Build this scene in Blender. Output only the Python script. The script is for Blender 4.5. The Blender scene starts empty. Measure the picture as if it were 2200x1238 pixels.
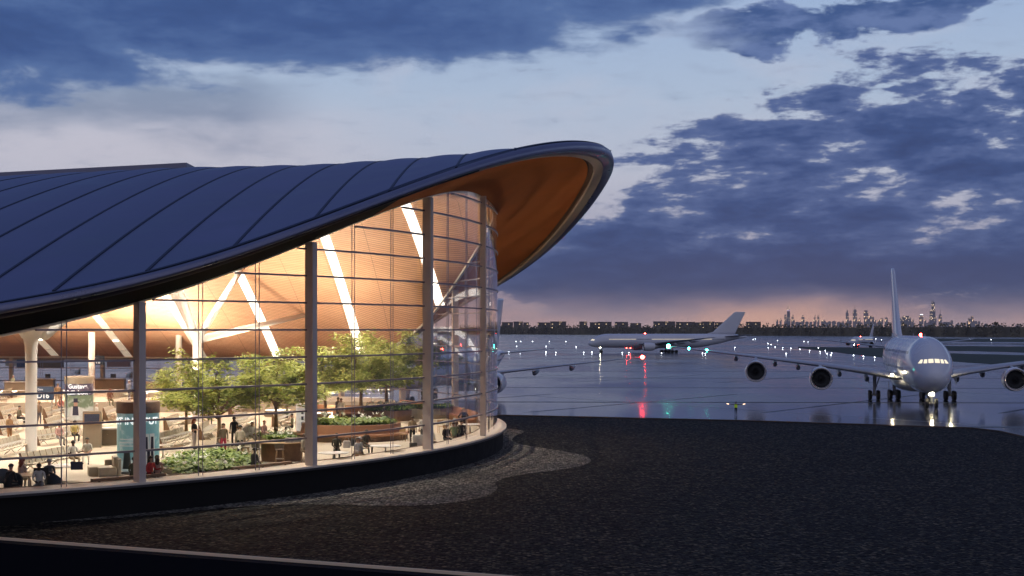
import bpy, bmesh, math, random
from mathutils import Vector, Matrix
from math import pi, sin, cos, radians as R_, sqrt, atan2
random.seed(7)
S = bpy.context.scene
COL = S.collection
# ------------------------------------------------------------------ camera
F = 3100.0; EYE = 12.0
cam_d = bpy.data.cameras.new('camera'); cam = bpy.data.objects.new('camera', cam_d); COL.objects.link(cam)
cam.location = (0, 0, EYE); cam.rotation_euler = (pi/2, 0, 0)
cam_d.sensor_width = 36; cam_d.lens = F/2200*36; cam_d.shift_y = 90/2200
cam_d.clip_start = 0.5; cam_d.clip_end = 120000
S.camera = cam
S.view_settings.view_transform = 'Standard'; S.view_settings.look = 'None'
S.view_settings.exposure = 0.0; S.view_settings.gamma = 1
S.render.engine = 'CYCLES'
S.cycles.use_denoising = True
S.cycles.max_bounces = 8; S.cycles.transparent_max_bounces = 24; S.cycles.diffuse_bounces = 4; S.cycles.glossy_bounces = 4
S.cycles.sample_clamp_indirect = 6
S.cycles.caustics_reflective = False; S.cycles.caustics_refractive = False

# ------------------------------------------------------------------ node helper
class NG:
    def __init__(s, tree): s.t = tree; s.n = tree.nodes; s.l = tree.links
    def node(s, typ, **kw):
        n = s.n.new(typ)
        for k, v in kw.items(): setattr(n, k, v)
        return n
    def put(s, sock, v):
        if isinstance(v, bpy.types.NodeSocket): s.l.new(v, sock)
        else: sock.default_value = v
    def m(s, op, a, b=0.0, c=0.0, clamp=False):
        n = s.node('ShaderNodeMath', operation=op); n.use_clamp = clamp
        for i, v in enumerate((a, b, c)): s.put(n.inputs[i], v)
        return n.outputs[0]
    def vec(s, x, y, z):
        n = s.node('ShaderNodeCombineXYZ')
        for i, v in enumerate((x, y, z)): s.put(n.inputs[i], v)
        return n.outputs[0]
    def sep(s, v):
        n = s.node('ShaderNodeSeparateXYZ'); s.put(n.inputs[0], v); return n.outputs
    def noise(s, vec, scale, detail=4, rough=0.5, dist=0.0):
        n = s.node('ShaderNodeTexNoise'); s.put(n.inputs['Vector'], vec)
        n.inputs['Scale'].default_value = scale; n.inputs['Detail'].default_value = detail
        n.inputs['Roughness'].default_value = rough; n.inputs['Distortion'].default_value = dist
        return n.outputs[0]
    def smooth(s, x, lo, hi, a=0.0, b=1.0):
        n = s.node('ShaderNodeMapRange', interpolation_type='SMOOTHSTEP')
        for i, v in enumerate((x, lo, hi, a, b)): s.put(n.inputs[i], v)
        return n.outputs[0]
    def lin(s, x, lo, hi, a=0.0, b=1.0):
        n = s.node('ShaderNodeMapRange')
        for i, v in enumerate((x, lo, hi, a, b)): s.put(n.inputs[i], v)
        return n.outputs[0]
    def ramp(s, x, stops):
        n = s.node('ShaderNodeValToRGB'); cr = n.color_ramp
        while len(cr.elements) < len(stops): cr.elements.new(0.5)
        for e, (p, c) in zip(cr.elements, stops):
            e.position = p; e.color = (c[0], c[1], c[2], 1) if not isinstance(c, (int, float)) else (c, c, c, 1)
        s.put(n.inputs[0], x); return n.outputs[0]
    def mix(s, f, a, b, blend='MIX'):
        n = s.node('ShaderNodeMix', data_type='RGBA', blend_type=blend)
        s.put(n.inputs[0], f)
        for i, v in ((6, a), (7, b)):
            if isinstance(v, (tuple, list)): v = (v[0], v[1], v[2], 1)
            s.put(n.inputs[i], v)
        return n.outputs[2]

# ------------------------------------------------------------------ world: dusk sky with cloud banks
W = bpy.data.worlds.new('World'); S.world = W; W.use_nodes = True
g = NG(W.node_tree); W.node_tree.nodes.clear()
tc = g.node('ShaderNodeTexCoord'); d = g.sep(tc.outputs['Generated'])
h = g.m('SQRT', g.m('ADD', g.m('MULTIPLY', d[0], d[0]), g.m('MULTIPLY', d[1], d[1])))
e = g.m('DIVIDE', d[2], g.m('MAXIMUM', h, 0.001)); az = g.m('ARCTAN2', d[0], d[1])
wv = g.vec(az, g.m('MULTIPLY', e, 2.4), 0.0)
warp = g.m('MULTIPLY', g.m('SUBTRACT', g.noise(wv, 5, 3), 0.5), 0.10)
wv2 = g.vec(g.m('ADD', az, warp), g.m('ADD', g.m('MULTIPLY', e, 2.6), warp), 3.7)
n1 = g.m('SUBTRACT', g.noise(wv2, 9, 8, 0.58), 0.5)
n2 = g.noise(g.vec(g.m('ADD', az, g.m('MULTIPLY', e, -0.9)), g.m('MULTIPLY', e, 3.2), 9.1), 26, 7, 0.55)
n3 = g.noise(g.vec(az, g.m('MULTIPLY', e, 4.0), 1.3), 30, 6, 0.55)
# pale sky between the banks
pale = g.ramp(e, [(0.0, (.86, .54, .48)), (.012, (.70, .47, .46)), (.032, (.46, .39, .50)), (.06, (.46, .45, .57)),
                  (.11, (.55, .585, .70)), (.16, (.45, .555, .72)), (.23, (.35, .48, .71)), (.36, (.27, .32, .60)), (.60, (.16, .20, .42)), (1.0, (.06, .09, .22))])
glowL = g.m('MULTIPLY', g.smooth(az, -0.02, -0.22), g.smooth(g.m('ABSOLUTE', g.m('SUBTRACT', e, .125)), .05, 0.0))
pale = g.mix(g.m('MULTIPLY', glowL, .5), pale, (.66, .60, .66))
glowR = g.m('MULTIPLY', g.smooth(g.m('ABSOLUTE', g.m('SUBTRACT', az, .185)), .115, 0.0), g.smooth(g.m('ADD', e, g.m('MULTIPLY', n1, .035)), .024, .006))
# soft white streaking in the pale part
pale = g.mix(g.m('MULTIPLY', g.smooth(n1, -.05, .2), .28), pale, (.62, .60, .70))
pale = g.mix(g.m('MULTIPLY', g.smooth(n3, .5, .75), .25), pale, (.25, .31, .46))
# upper left bank: soft, layered
nA = g.noise(g.vec(g.m('ADD', az, warp), g.m('ADD', g.m('MULTIPLY', e, 2.3), warp), 3.7), 7.5, 9, .60)
nA2 = g.noise(g.vec(az, g.m('MULTIPLY', e, 3.0), 11.0), 22, 7, .60)
eA = g.m('SUBTRACT', e, g.m('ADD', .192, g.m('MULTIPLY', az, .13)))
gA = g.lin(eA, -.05, .045); gA.node.clamp = True
dA = g.m('ADD', g.m('MULTIPLY', gA, 1.15), g.m('ADD', g.m('MULTIPLY', g.m('SUBTRACT', nA, .5), 2.3), g.m('MULTIPLY', g.m('SUBTRACT', nA2, .5), .55)))
dA = g.m('SUBTRACT', g.m('SUBTRACT', dA, .50), g.m('MULTIPLY', g.smooth(az, .13, .26), 1.2))
mA = g.smooth(dA, -.02, .34)
colA = g.ramp(g.lin(dA, .0, 1.25), [(0.0, (.20, .28, .46)), (.3, (.09, .165, .37)), (.6, (.050, .105, .285)), (1.0, (.033, .072, .21))])
mA2 = g.m('MULTIPLY', g.m('MULTIPLY', g.smooth(g.m('ADD', g.m('ABSOLUTE', g.m('SUBTRACT', e, .148)), g.m('MULTIPLY', n1, .09)), .034, .0), g.smooth(az, -.12, -.20)), .7)
# right bank: broken, with thin bright breaks
fc = g.node('ShaderNodeFloatCurve'); cv = fc.mapping.curves[0]
for i, (a_, v_) in enumerate([(0.0, .060), (.05, .058), (.2, .094), (.32, .122), (.54, .148), (.68, .164), (1.0, .170)]):
    if i < 2: cv.points[i].location = (a_, v_*4)
    else: cv.points.new(a_, v_*4)
fc.mapping.update(); g.put(fc.inputs[1], g.lin(az, 0.0, .36))
eB = g.m('DIVIDE', fc.outputs[0], 4.0)
nB = g.noise(g.vec(g.m('ADD', az, g.m('ADD', g.m('MULTIPLY', e, -.5), warp)), g.m('MULTIPLY', e, 2.9), 5.2), 17, 9, .60)
nB2 = g.noise(g.vec(az, g.m('MULTIPLY', e, 3.4), 2.2), 48, 6, .58)
gB = g.lin(g.m('SUBTRACT', eB, e), -.044, .018); gB.node.clamp = True
dB = g.m('ADD', g.m('MULTIPLY', gB, 1.0), g.m('ADD', g.m('MULTIPLY', g.m('SUBTRACT', nB, .5), 2.5), g.m('MULTIPLY', g.m('SUBTRACT', nB2, .5), 1.0)))
dB = g.m('SUBTRACT', g.m('SUBTRACT', dB, .485), g.m('MULTIPLY', g.smooth(az, .03, -.07), 1.1))
dB = g.m('ADD', dB, g.m('MULTIPLY', g.smooth(g.m('ABSOLUTE', g.m('SUBTRACT', e, .042)), .024, .0), .35))
mB = g.m('MULTIPLY', g.smooth(dB, -.02, .26), g.smooth(g.m('ADD', e, g.m('MULTIPLY', n1, .03)), .004, .034))
mB = g.m('MULTIPLY', mB, g.m('SUBTRACT', 1.0, g.m('MULTIPLY', glowR, .85)))
colB = g.ramp(g.lin(dB, .05, 1.0), [(0.0, (.21, .26, .42)), (.25, (.09, .145, .33)), (.6, (.042, .088, .245)), (1.0, (.030, .066, .195))])
colB = g.mix(g.m('MULTIPLY', g.smooth(e, .07, .02), .6), colB, (.046, .070, .19))
# upper right streaks
ln = g.m('ADD', .180, g.m('MULTIPLY', az, .145))
mC = g.smooth(g.m('ADD', g.m('SUBTRACT', g.m('ABSOLUTE', g.m('SUBTRACT', e, ln)), .004), g.m('MULTIPLY', n1, -.11)), .014, -.004)
mC = g.m('MULTIPLY', g.smooth(g.m('ADD', mC, g.m('MULTIPLY', g.m('SUBTRACT', nA2, .5), 1.6)), .2, .75), g.smooth(g.m('ADD', az, g.m('MULTIPLY', n1, .25)), .10, .19))
mC = g.m('MAXIMUM', mC, g.m('MULTIPLY', g.smooth(g.m('ADD', g.m('SUBTRACT', e, ln), g.m('MULTIPLY', n1, .06)), .006, .03), g.smooth(az, .2, .26)))
# little drifting puffs
mD = g.m('MULTIPLY', g.smooth(n3, .66, .74), g.m('MULTIPLY', g.smooth(e, .115, .14), .55))
# high overcast out of frame
mT = g.m('MULTIPLY', g.smooth(e, .23, .34), g.smooth(g.noise(g.vec(d[0], d[1], 2.0), 3.0, 5), .38, .62))
c = g.mix(mA2, pale, (.175, .235, .37))
c = g.mix(g.m('MULTIPLY', glowR, .8), c, (1.3, .72, .48))
c = g.mix(mD, c, (.17, .24, .40))
c = g.mix(mC, c, g.mix(g.smooth(nA2, .38, .62), (.05, .105, .275), (.13, .20, .41)))
c = g.mix(mB, c, colB)
c = g.mix(mA, c, colA)
c = g.mix(mT, c, (.07, .10, .25))
back = g.smooth(d[1], .15, -.35)          # the darker, bluer half of the sky away from the sunset
c = g.mix(g.m('MULTIPLY', back, .7), c, (.36, .37, .48))
c = g.mix(g.smooth(d[2], 0.0, -.02), c, (.05, .055, .08))
sky = g.node('ShaderNodeTexSky', sky_type='NISHITA'); sky.sun_disc = False
sky.sun_elevation = R_(1.0); sky.sun_rotation = R_(11)
bg = g.node('ShaderNodeBackground'); bg.inputs[1].default_value = 1.0; g.put(bg.inputs[0], c)
bg2 = g.node('ShaderNodeBackground'); bg2.inputs[1].default_value = 0.001; g.put(bg2.inputs[0], sky.outputs[0])
add = g.node('ShaderNodeAddShader'); g.put(add.inputs[0], bg.outputs[0]); g.put(add.inputs[1], bg2.outputs[0])
out = g.node('ShaderNodeOutputWorld'); g.put(out.inputs[0], add.outputs[0])
W.cycles.sampling_method = 'MANUAL'; W.cycles.sample_map_resolution = 1024
# ------------------------------------------------------------------ object helpers
def tag(o, label, cat, group=None, kind=None):
    if label: o['label'] = label
    if cat: o['category'] = cat
    if group: o['group'] = group
    if kind: o['kind'] = kind
    return o
def thing(name, label, cat, loc=(0, 0, 0), rz=0, group=None, scale=1.0):
    o = bpy.data.objects.new(name, None); COL.objects.link(o); o.empty_display_size = .3
    o.location = loc; o.rotation_euler = (0, 0, rz); o.scale = (scale,)*3
    return tag(o, label, cat, group)
def dup(root, loc=None, rz=None, label=None, group=None, parent=None):
    r = root.copy(); COL.objects.link(r)
    if parent is not None: r.parent = parent
    if loc is not None: r.location = loc
    if rz is not None: r.rotation_euler = (0, 0, rz)
    if label: r['label'] = label
    if group: r['group'] = group
    for ch in CH.get(root.name, []):
        c = dup(ch, parent=r); CH.setdefault(r.name, []).append(c)
    return r
CH = {}
class MB:
    def __init__(s): s.v = []; s.f = []; s.mi = []; s.cur = 0
    def vert(s, p): s.v.append(tuple(p)); return len(s.v)-1
    def face(s, ids): s.f.append(tuple(ids)); s.mi.append(s.cur)
    def box(s, c, size, rz=0.0, taper=1.0):
        hx, hy, hz = size[0]/2, size[1]/2, size[2]/2; b = len(s.v); cr, sr = cos(rz), sin(rz)
        for z, k in ((-hz, 1.0), (hz, taper)):
            for x, y in ((-hx, -hy), (hx, -hy), (hx, hy), (-hx, hy)):
                x *= k; y *= k
                s.v.append((c[0]+x*cr-y*sr, c[1]+x*sr+y*cr, c[2]+z))
        for q in ((0, 3, 2, 1), (4, 5, 6, 7), (0, 1, 5, 4), (1, 2, 6, 5), (2, 3, 7, 6), (3, 0, 4, 7)): s.face([b+i for i in q])
        return s
    def loft(s, rings, closed=True, cap0=True, cap1=True):
        b = len(s.v); n = len(rings[0])
        for r in rings: s.v.extend(tuple(p) for p in r)
        for i in range(len(rings)-1):
            for j in range(n if closed else n-1):
                k = (j+1) % n
                s.face((b+i*n+j, b+i*n+k, b+(i+1)*n+k, b+(i+1)*n+j))
        if closed and cap0: s.face([b+j for j in range(n)][::-1])
        if closed and cap1: s.face([b+(len(rings)-1)*n+j for j in range(n)])
        return s
    def tube(s, pts, rad, n=8, caps=True):
        pts = [Vector(p) for p in pts]
        if isinstance(rad, (int, float)): rad = [rad]*len(pts)
        rings = []; up = Vector((0, 0, 1))
        for i, p in enumerate(pts):
            t = (pts[min(i+1, len(pts)-1)]-pts[max(i-1, 0)])
            t = t.normalized() if t.length > 1e-9 else Vector((0, 0, 1))
            a = t.cross(up if abs(t.z) < .95 else Vector((1, 0, 0))).normalized(); b = t.cross(a)
            rings.append([p+(a*cos(2*pi*k/n)+b*sin(2*pi*k/n))*rad[i] for k in range(n)])
        return s.loft(rings, True, caps, caps)
    def lathe(s, prof, n=20, c=(0, 0, 0), cap=True):
        return s.loft([[(c[0]+r*cos(2*pi*k/n), c[1]+r*sin(2*pi*k/n), c[2]+z) for k in range(n)] for r, z in prof], True, cap, cap)
    def ball(s, c, r, nu=10, nv=6, sq=(1, 1, 1)):
        return s.loft([[(c[0]+r*sq[0]*sin(pi*i/nv)*cos(2*pi*k/nu), c[1]+r*sq[1]*sin(pi*i/nv)*sin(2*pi*k/nu), c[2]-r*sq[2]*cos(pi*i/nv)) for k in range(nu)]
                       for i in [0.08]+list(range(1, nv))+[nv-.08]])
    def prism(s, poly, z0, z1):
        n = len(poly); return s.loft([[(x, y, z0) for x, y in poly], [(x, y, z1) for x, y in poly]])
    def grid(s, rows):
        return s.loft(rows, False)
    def build(s, name, mats, parent=None, smooth=False, xf=None):
        me = bpy.data.meshes.new(name); v = s.v if xf is None else [tuple(xf @ Vector(p)) for p in s.v]
        me.from_pydata(v, [], s.f)
        if not isinstance(mats, (list, tuple)): mats = [mats]
        for m_ in mats: me.materials.append(m_)
        if len(mats) > 1: me.polygons.foreach_set('material_index', s.mi)
        if smooth:
            me.polygons.foreach_set('use_smooth', [True]*len(s.f))
            if smooth is not True:
                try: me.set_sharp_from_angle(angle=R_(smooth))
                except Exception: pass
        me.update()
        return link(name, me, parent)
def link(name, me, parent=None):
    o = bpy.data.objects.new(name, me); COL.objects.link(o)
    if parent is not None:
        o.parent = parent; CH.setdefault(parent.name, []).append(o)
    return o
def struct(o): o['kind'] = 'structure'; return o

# ------------------------------------------------------------------ materials
def mat(name, col, rough=.5, metal=0.0, emit=None, es=0.0, spec=.5, coat=0.0, var=0.0, vscale=1.0, bump=0.0, bscale=20.0):
    m_ = bpy.data.materials.new(name); m_.use_nodes = True; q = NG(m_.node_tree); p = q.n['Principled BSDF']
    p.inputs['Base Color'].default_value = (*col, 1); p.inputs['Roughness'].default_value = rough
    p.inputs['Metallic'].default_value = metal; p.inputs['Specular IOR Level'].default_value = spec
    p.inputs['Coat Weight'].default_value = coat
    if emit: p.inputs['Emission Color'].default_value = (*emit, 1); p.inputs['Emission Strength'].default_value = es
    if var or bump:
        t = q.node('ShaderNodeTexCoord').outputs['Object']
        if var:
            n_ = q.noise(t, vscale, 5, .6)
            k = q.lin(n_, .3, .7, 1-var, 1+var)
            q.put(p.inputs['Base Color'], q.mix(1.0, (*col, 1), q.vec(k, k, k), 'MULTIPLY'))
            q.put(p.inputs['Roughness'], q.lin(n_, .3, .7, max(0, rough-.1), min(1, rough+.1)))
        if bump:
            b = q.node('ShaderNodeBump'); b.inputs['Strength'].default_value = bump; b.inputs['Distance'].default_value = .02
            q.put(b.inputs['Height'], q.noise(t, bscale, 4)); q.put(p.inputs['Normal'], b.outputs[0])
    return m_
def emitter(name, col, s): return mat(name, (.02, .02, .02), .4, emit=col, es=s)
M = {}
M['roof'] = mat('roof_metal', (.15, .155, .262), .40, .6, var=.28, vscale=.16)
M['seam'] = mat('seam_metal', (.018, .022, .05), .5, .4)
M['fascia'] = mat('fascia_metal', (.17, .165, .22), .38, .6, var=.1, vscale=.4)
M['rim'] = mat('rim_metal', (.19, .19, .27), .35, .7, var=.1, vscale=.4)
M['band'] = mat('pale_band', (.48, .42, .38), .5, .1, var=.08, vscale=.6)
M['recess'] = mat('recess_brown', (.12, .07, .05), .6)
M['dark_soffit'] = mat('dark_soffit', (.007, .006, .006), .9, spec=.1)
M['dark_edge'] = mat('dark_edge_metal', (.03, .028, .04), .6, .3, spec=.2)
M['steel'] = mat('painted_steel', (.62, .52, .45), .42, .25, var=.06, vscale=.8)
M['alu'] = mat('anodised_aluminium', (.26, .23, .25), .32, .7)
M['white'] = mat('white_paint', (.80, .77, .72), .42, var=.04, vscale=.7)
M['ledge'] = mat('ledge_stone', (.74, .62, .48), .45, var=.1, vscale=.9)
M['trim'] = mat('dark_trim', (.05, .045, .045), .4, .4)
M['charcoal'] = mat('charcoal_cladding', (.009, .008, .007), .7, spec=.15, var=.25, vscale=1.5)
M['beige'] = mat('beige_upholstery', (.42, .37, .28), .6, var=.06, vscale=3)
M['beige_dark'] = mat('taupe_laminate', (.27, .22, .16), .5, var=.1, vscale=1.2)
M['chrome'] = mat('brushed_steel', (.62, .60, .56), .28, .9)
M['rust'] = mat('rust_upholstery', (.31, .15, .08), .55, var=.08, vscale=3)
M['wood_top'] = mat('oak_top', (.42, .27, .14), .42, var=.18, vscale=4)
M['walnut'] = mat('walnut_panel', (.17, .095, .05), .5, var=.2, vscale=3)
M['screen'] = mat('dark_screen', (.05, .06, .10), .15)
M['navy'] = mat('navy_sign', (.035, .065, .13), .4)
M['letters'] = mat('white_letters', (.85, .85, .85), .5, emit=(1, 1, 1), es=.6)
M['tyre'] = mat('tyre_rubber', (.012, .012, .013), .6)
M['plane'] = mat('aircraft_white', (.66, .66, .71), .22, .0, coat=.5, var=.05, vscale=.15)
M['plane_grey'] = mat('aircraft_grey', (.42, .42, .46), .35, .2, var=.06, vscale=.2)
M['dark'] = mat('black_parts', (.015, .015, .017), .45)
M['strut'] = mat('gear_strut', (.30, .30, .31), .35, .6)
M['nacelle_lip'] = mat('polished_lip', (.62, .55, .52), .2, .9)
M['cockpit'] = emitter('lit_cockpit', (1, .88, .66), 1.15)
M['cabin'] = emitter('lit_cabin', (1, .84, .6), .75)
M['cabin_dim'] = mat('cabin_window', (.03, .035, .05), .1)
M['red_lamp'] = emitter('red_lamp', (1, .03, .02), 190)
M['green_lamp'] = emitter('green_lamp', (.05, 1, .62), 100)
M['land_lamp'] = emitter('landing_lamp', (1, .86, .55), 260)
M['taxi_lamp'] = emitter('white_airfield_lamp', (.85, .92, 1), 20)
M['strip'] = emitter('light_strip', (1, .88, .74), 3.0)
M['strip_dim'] = mat('strip_recess', (.75, .68, .56), .5, emit=(1, .85, .65), es=.35)
M['downlight'] = emitter('downlight', (1, .88, .7), 14)
M['trunk'] = mat('bark', (.23, .15, .085), .8, var=.25, vscale=6)
M['flower'] = mat('white_petals', (.80, .78, .68), .5)
M['soil'] = mat('soil', (.03, .02, .014), .9)
M['grass'] = mat('dark_grass', (.022, .036, .02), .9, var=.35, vscale=.02)
def foliage(name, a, b, sc=1.2, trans=.25):
    m_ = bpy.data.materials.new(name); m_.use_nodes = True; q = NG(m_.node_tree); p = q.n['Principled BSDF']
    t = q.node('ShaderNodeTexCoord').outputs['Object']
    cc = q.mix(q.smooth(q.noise(t, sc, 4, .65), .36, .64), (*a, 1), (*b, 1))
    q.put(p.inputs['Base Color'], cc); p.inputs['Roughness'].default_value = .55
    tr = q.node('ShaderNodeBsdfTranslucent'); q.put(tr.inputs[0], cc)
    mx = q.node('ShaderNodeMixShader'); mx.inputs[0].default_value = trans
    q.put(mx.inputs[1], p.outputs[0]); q.put(mx.inputs[2], tr.outputs[0])
    q.put(q.n['Material Output'].inputs[0], mx.outputs[0]); return m_
M['leaf'] = foliage('maple_leaf', (.30, .35, .07), (.58, .60, .20), 1.5, .5)
M['leaf2'] = foliage('maple_leaf_dark', (.20, .25, .035), (.48, .50, .12), 1.5, .5)
M['fern'] = foliage('fern_leaf', (.05, .11, .015), (.24, .32, .06), 2.0)
M['wood'] = None
def slat_wood(name, pitch, axis_vec=None):
    m_ = bpy.data.materials.new(name); m_.use_nodes = True; q = NG(m_.node_tree); p = q.n['Principled BSDF']
    t = q.node('ShaderNodeTexCoord').outputs['Object']; x, y, z = q.sep(t)
    u = q.m('ADD', q.m('MULTIPLY', y, .93), q.m('MULTIPLY', z, -.37))
    fr = q.m('FRACT', q.m('DIVIDE', u, pitch)); gap = q.smooth(q.m('ABSOLUTE', q.m('SUBTRACT', fr, .5)), .36, .42)
    idx = q.m('FLOOR', q.m('DIVIDE', u, pitch))
    wn = q.node('ShaderNodeTexWhiteNoise', noise_dimensions='2D'); q.put(wn.inputs['Vector'], q.vec(idx, q.m('FLOOR', q.m('DIVIDE', x, 4.0)), 0))
    gr = q.noise(q.vec(q.m('MULTIPLY', x, .5), q.m('MULTIPLY', u, 9.0), wn.outputs[0]), 1.5, 5, .6)
    k = q.m('ADD', q.m('MULTIPLY', gr, .5), q.m('MULTIPLY', wn.outputs[0], .5))
    cc = q.mix(k, (.56, .30, .175, 1), (.70, .42, .26, 1))
    jx = q.m('ABSOLUTE', q.m('SUBTRACT', q.m('FRACT', q.m('DIVIDE', q.m('ADD', x, q.m('MULTIPLY', y, -.04)), 3.95)), .5))
    joint = q.smooth(jx, .492, .496)
    cc = q.mix(q.m('MULTIPLY', gap, .78), cc, (.10, .036, .014, 1)); cc = q.mix(q.m('MULTIPLY', joint, .7), cc, (.09, .04, .02, 1))
    q.put(p.inputs['Base Color'], cc); p.inputs['Roughness'].default_value = .48
    b = q.node('ShaderNodeBump'); b.inputs['Strength'].default_value = .6; b.inputs['Distance'].default_value = .03
    q.put(b.inputs['Height'], q.m('SUBTRACT', 1.0, gap)); q.put(p.inputs['Normal'], b.outputs[0])
    return m_
M['wood'] = slat_wood('slatted_wood', .36)
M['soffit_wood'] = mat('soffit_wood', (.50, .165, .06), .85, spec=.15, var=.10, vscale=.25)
def glass_mat():
    m_ = bpy.data.materials.new('clear_glass'); m_.use_nodes = True; q = NG(m_.node_tree); q.n.remove(q.n['Principled BSDF'])
    tr = q.node('ShaderNodeBsdfTransparent'); tr.inputs[0].default_value = (.95, .965, .96, 1)
    gl = q.node('ShaderNodeBsdfGlossy'); gl.inputs['Roughness'].default_value = .02; gl.inputs[0].default_value = (.95, .95, 1, 1)
    fr = q.node('ShaderNodeFresnel'); ge = q.node('ShaderNodeNewGeometry'); q.put(fr.inputs[0], q.lin(ge.outputs['Backfacing'], 0, 1, 1.45, 1/1.45))
    mx = q.node('ShaderNodeMixShader'); q.put(mx.inputs[0], q.m('MULTIPLY', fr.outputs[0], 1.15, clamp=True))
    q.put(mx.inputs[1], tr.outputs[0]); q.put(mx.inputs[2], gl.outputs[0]); q.put(q.n['Material Output'].inputs[0], mx.outputs[0])
    return m_
M['glass'] = glass_mat()
def apron_mat():
    m_ = bpy.data.materials.new('wet_concrete'); m_.use_nodes = True; q = NG(m_.node_tree); p = q.n['Principled BSDF']
    t = q.node('ShaderNodeTexCoord').outputs['Object']; x, y, z = q.sep(t)
    ca, sa = cos(R_(-2.2)), sin(R_(-2.2))
    u = q.m('ADD', q.m('MULTIPLY', x, ca), q.m('MULTIPLY', y, sa)); v = q.m('SUBTRACT', q.m('MULTIPLY', y, ca), q.m('MULTIPLY', x, sa))
    def lines(w, per, wid): return q.smooth(q.m('ABSOLUTE', q.m('SUBTRACT', q.m('FRACT', q.m('DIVIDE', w, per)), .5)), .5-wid/per, .5-wid/per*.4)
    dg = q.m('SUBTRACT', u, q.m('MULTIPLY', v, .62)); dg2 = q.m('ADD', u, q.m('MULTIPLY', v, .75))
    L = q.m('MAXIMUM', lines(v, 60.0, 1.7), q.m('MULTIPLY', lines(dg, 34.0, .7), q.smooth(q.m('ABSOLUTE', q.m('SUBTRACT', q.m('FRACT', q.m('DIVIDE', v, 120.0)), .5)), .24, .26)))
    L = q.m('MAXIMUM', L, q.m('MULTIPLY', lines(dg2, 95.0, .6), .6))
    st = q.noise(q.vec(q.m('MULTIPLY', u, .05), q.m('MULTIPLY', v, .012), 0), 1.0, 5, .6)
    big = q.noise(q.vec(q.m('MULTIPLY', u, .01), q.m('MULTIPLY', v, .012), 5), 1.0, 4, .6)
    cc = q.mix(st, (.05, .055, .068, 1), (.125, .127, .138, 1)); cc = q.mix(q.m('MULTIPLY', L, .9), cc, (.012, .012, .014, 1))
    q.put(p.inputs['Base Color'], cc)
    q.put(p.inputs['Roughness'], q.m('ADD', q.lin(q.m('MULTIPLY', st, big), .12, .4, .06, .24), q.m('MULTIPLY', L, .4)))
    p.inputs['Specular IOR Level'].default_value = .65
    b = q.node('ShaderNodeBump'); b.inputs['Strength'].default_value = .05; b.inputs['Distance'].default_value = .04
    q.put(b.inputs['Height'], q.noise(q.vec(q.m('MULTIPLY', x, 1.3), q.m('MULTIPLY', y, .9), 0), 1.0, 2)); q.put(p.inputs['Normal'], b.outputs[0])
    return m_
M['apron'] = apron_mat()
def gravel_mat(name, lo, hi, cell, pw):
    m_ = bpy.data.materials.new(name); m_.use_nodes = True; q = NG(m_.node_tree); p = q.n['Principled BSDF']
    t = q.node('ShaderNodeTexCoord').outputs['Object']; x, y, z = q.sep(t)
    v = q.vec(x, y, 0)
    vo = q.node('ShaderNodeTexVoronoi'); q.put(vo.inputs['Vector'], v); vo.inputs['Scale'].default_value = 1/cell
    vo2 = q.node('ShaderNodeTexVoronoi'); q.put(vo2.inputs['Vector'], v); vo2.inputs['Scale'].default_value = 2.3/cell
    r_ = q.sep(vo.outputs['Color'])
    big = q.noise(v, .25, 3); k = q.m('MULTIPLY', q.m('POWER', r_[0], pw), q.lin(big, .3, .7, .6, 1.3))
    cc = q.mix(k, lo, hi); edge = q.smooth(vo.outputs['Distance'], .35, .75)
    cc = q.mix(q.m('MULTIPLY', edge, .85), cc, (.003, .003, .003, 1))
    q.put(p.inputs['Base Color'], cc); q.put(p.inputs['Roughness'], q.lin(r_[1], 0, 1, .6, .9)); p.inputs['Specular IOR Level'].default_value = .12
    hgt = q.m('ADD', q.m('MULTIPLY', vo.outputs['Distance'], -1.0), q.m('ADD', q.m('MULTIPLY', r_[2], .9), q.m('MULTIPLY', vo2.outputs['Distance'], -.35)))
    b = q.node('ShaderNodeBump'); b.inputs['Strength'].default_value = 1.0; b.inputs['Distance'].default_value = cell*.9
    q.put(b.inputs['Height'], hgt); q.put(p.inputs['Normal'], b.outputs[0]); return m_
M['gravel'] = gravel_mat('dark_gravel', (.003, .0028, .0025, 1), (.19, .155, .108, 1), .15, 5.5)
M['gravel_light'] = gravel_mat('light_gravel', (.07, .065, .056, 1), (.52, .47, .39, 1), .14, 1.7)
M['carpet'] = mat('beige_carpet', (.44, .375, .285), .75, var=.10, vscale=.35, bump=.2, bscale=30)
def tower_mat(name, base, lit, frac, cw, chh):
    m_ = bpy.data.materials.new(name); m_.use_nodes = True; q = NG(m_.node_tree); p = q.n['Principled BSDF']
    t = q.node('ShaderNodeTexCoord').outputs['Object']; x, y, z = q.sep(t)
    cx = q.m('FLOOR', q.m('DIVIDE', q.m('ADD', x, q.m('MULTIPLY', y, .7)), cw)); cz = q.m('FLOOR', q.m('DIVIDE', z, chh))
    wn = q.node('ShaderNodeTexWhiteNoise', noise_dimensions='2D'); q.put(wn.inputs['Vector'], q.vec(cx, cz, 0))
    on = q.m('GREATER_THAN', wn.outputs[0], 1-frac)
    fx = q.m('FRACT', q.m('DIVIDE', q.m('ADD', x, q.m('MULTIPLY', y, .7)), cw)); fz = q.m('FRACT', q.m('DIVIDE', z, chh))
    win = q.m('MULTIPLY', q.m('LESS_THAN', fx, .7), q.m('LESS_THAN', fz, .6))
    p.inputs['Base Color'].default_value = (*base, 1); p.inputs['Roughness'].default_value = .6
    p.inputs['Emission Color'].default_value = (*lit, 1)
    q.put(p.inputs['Emission Strength'], q.m('MULTIPLY', q.m('MULTIPLY', on, win), q.lin(q.sep(wn.outputs[1])[1], 0, 1, .6, 4.5)))
    return m_
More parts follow.
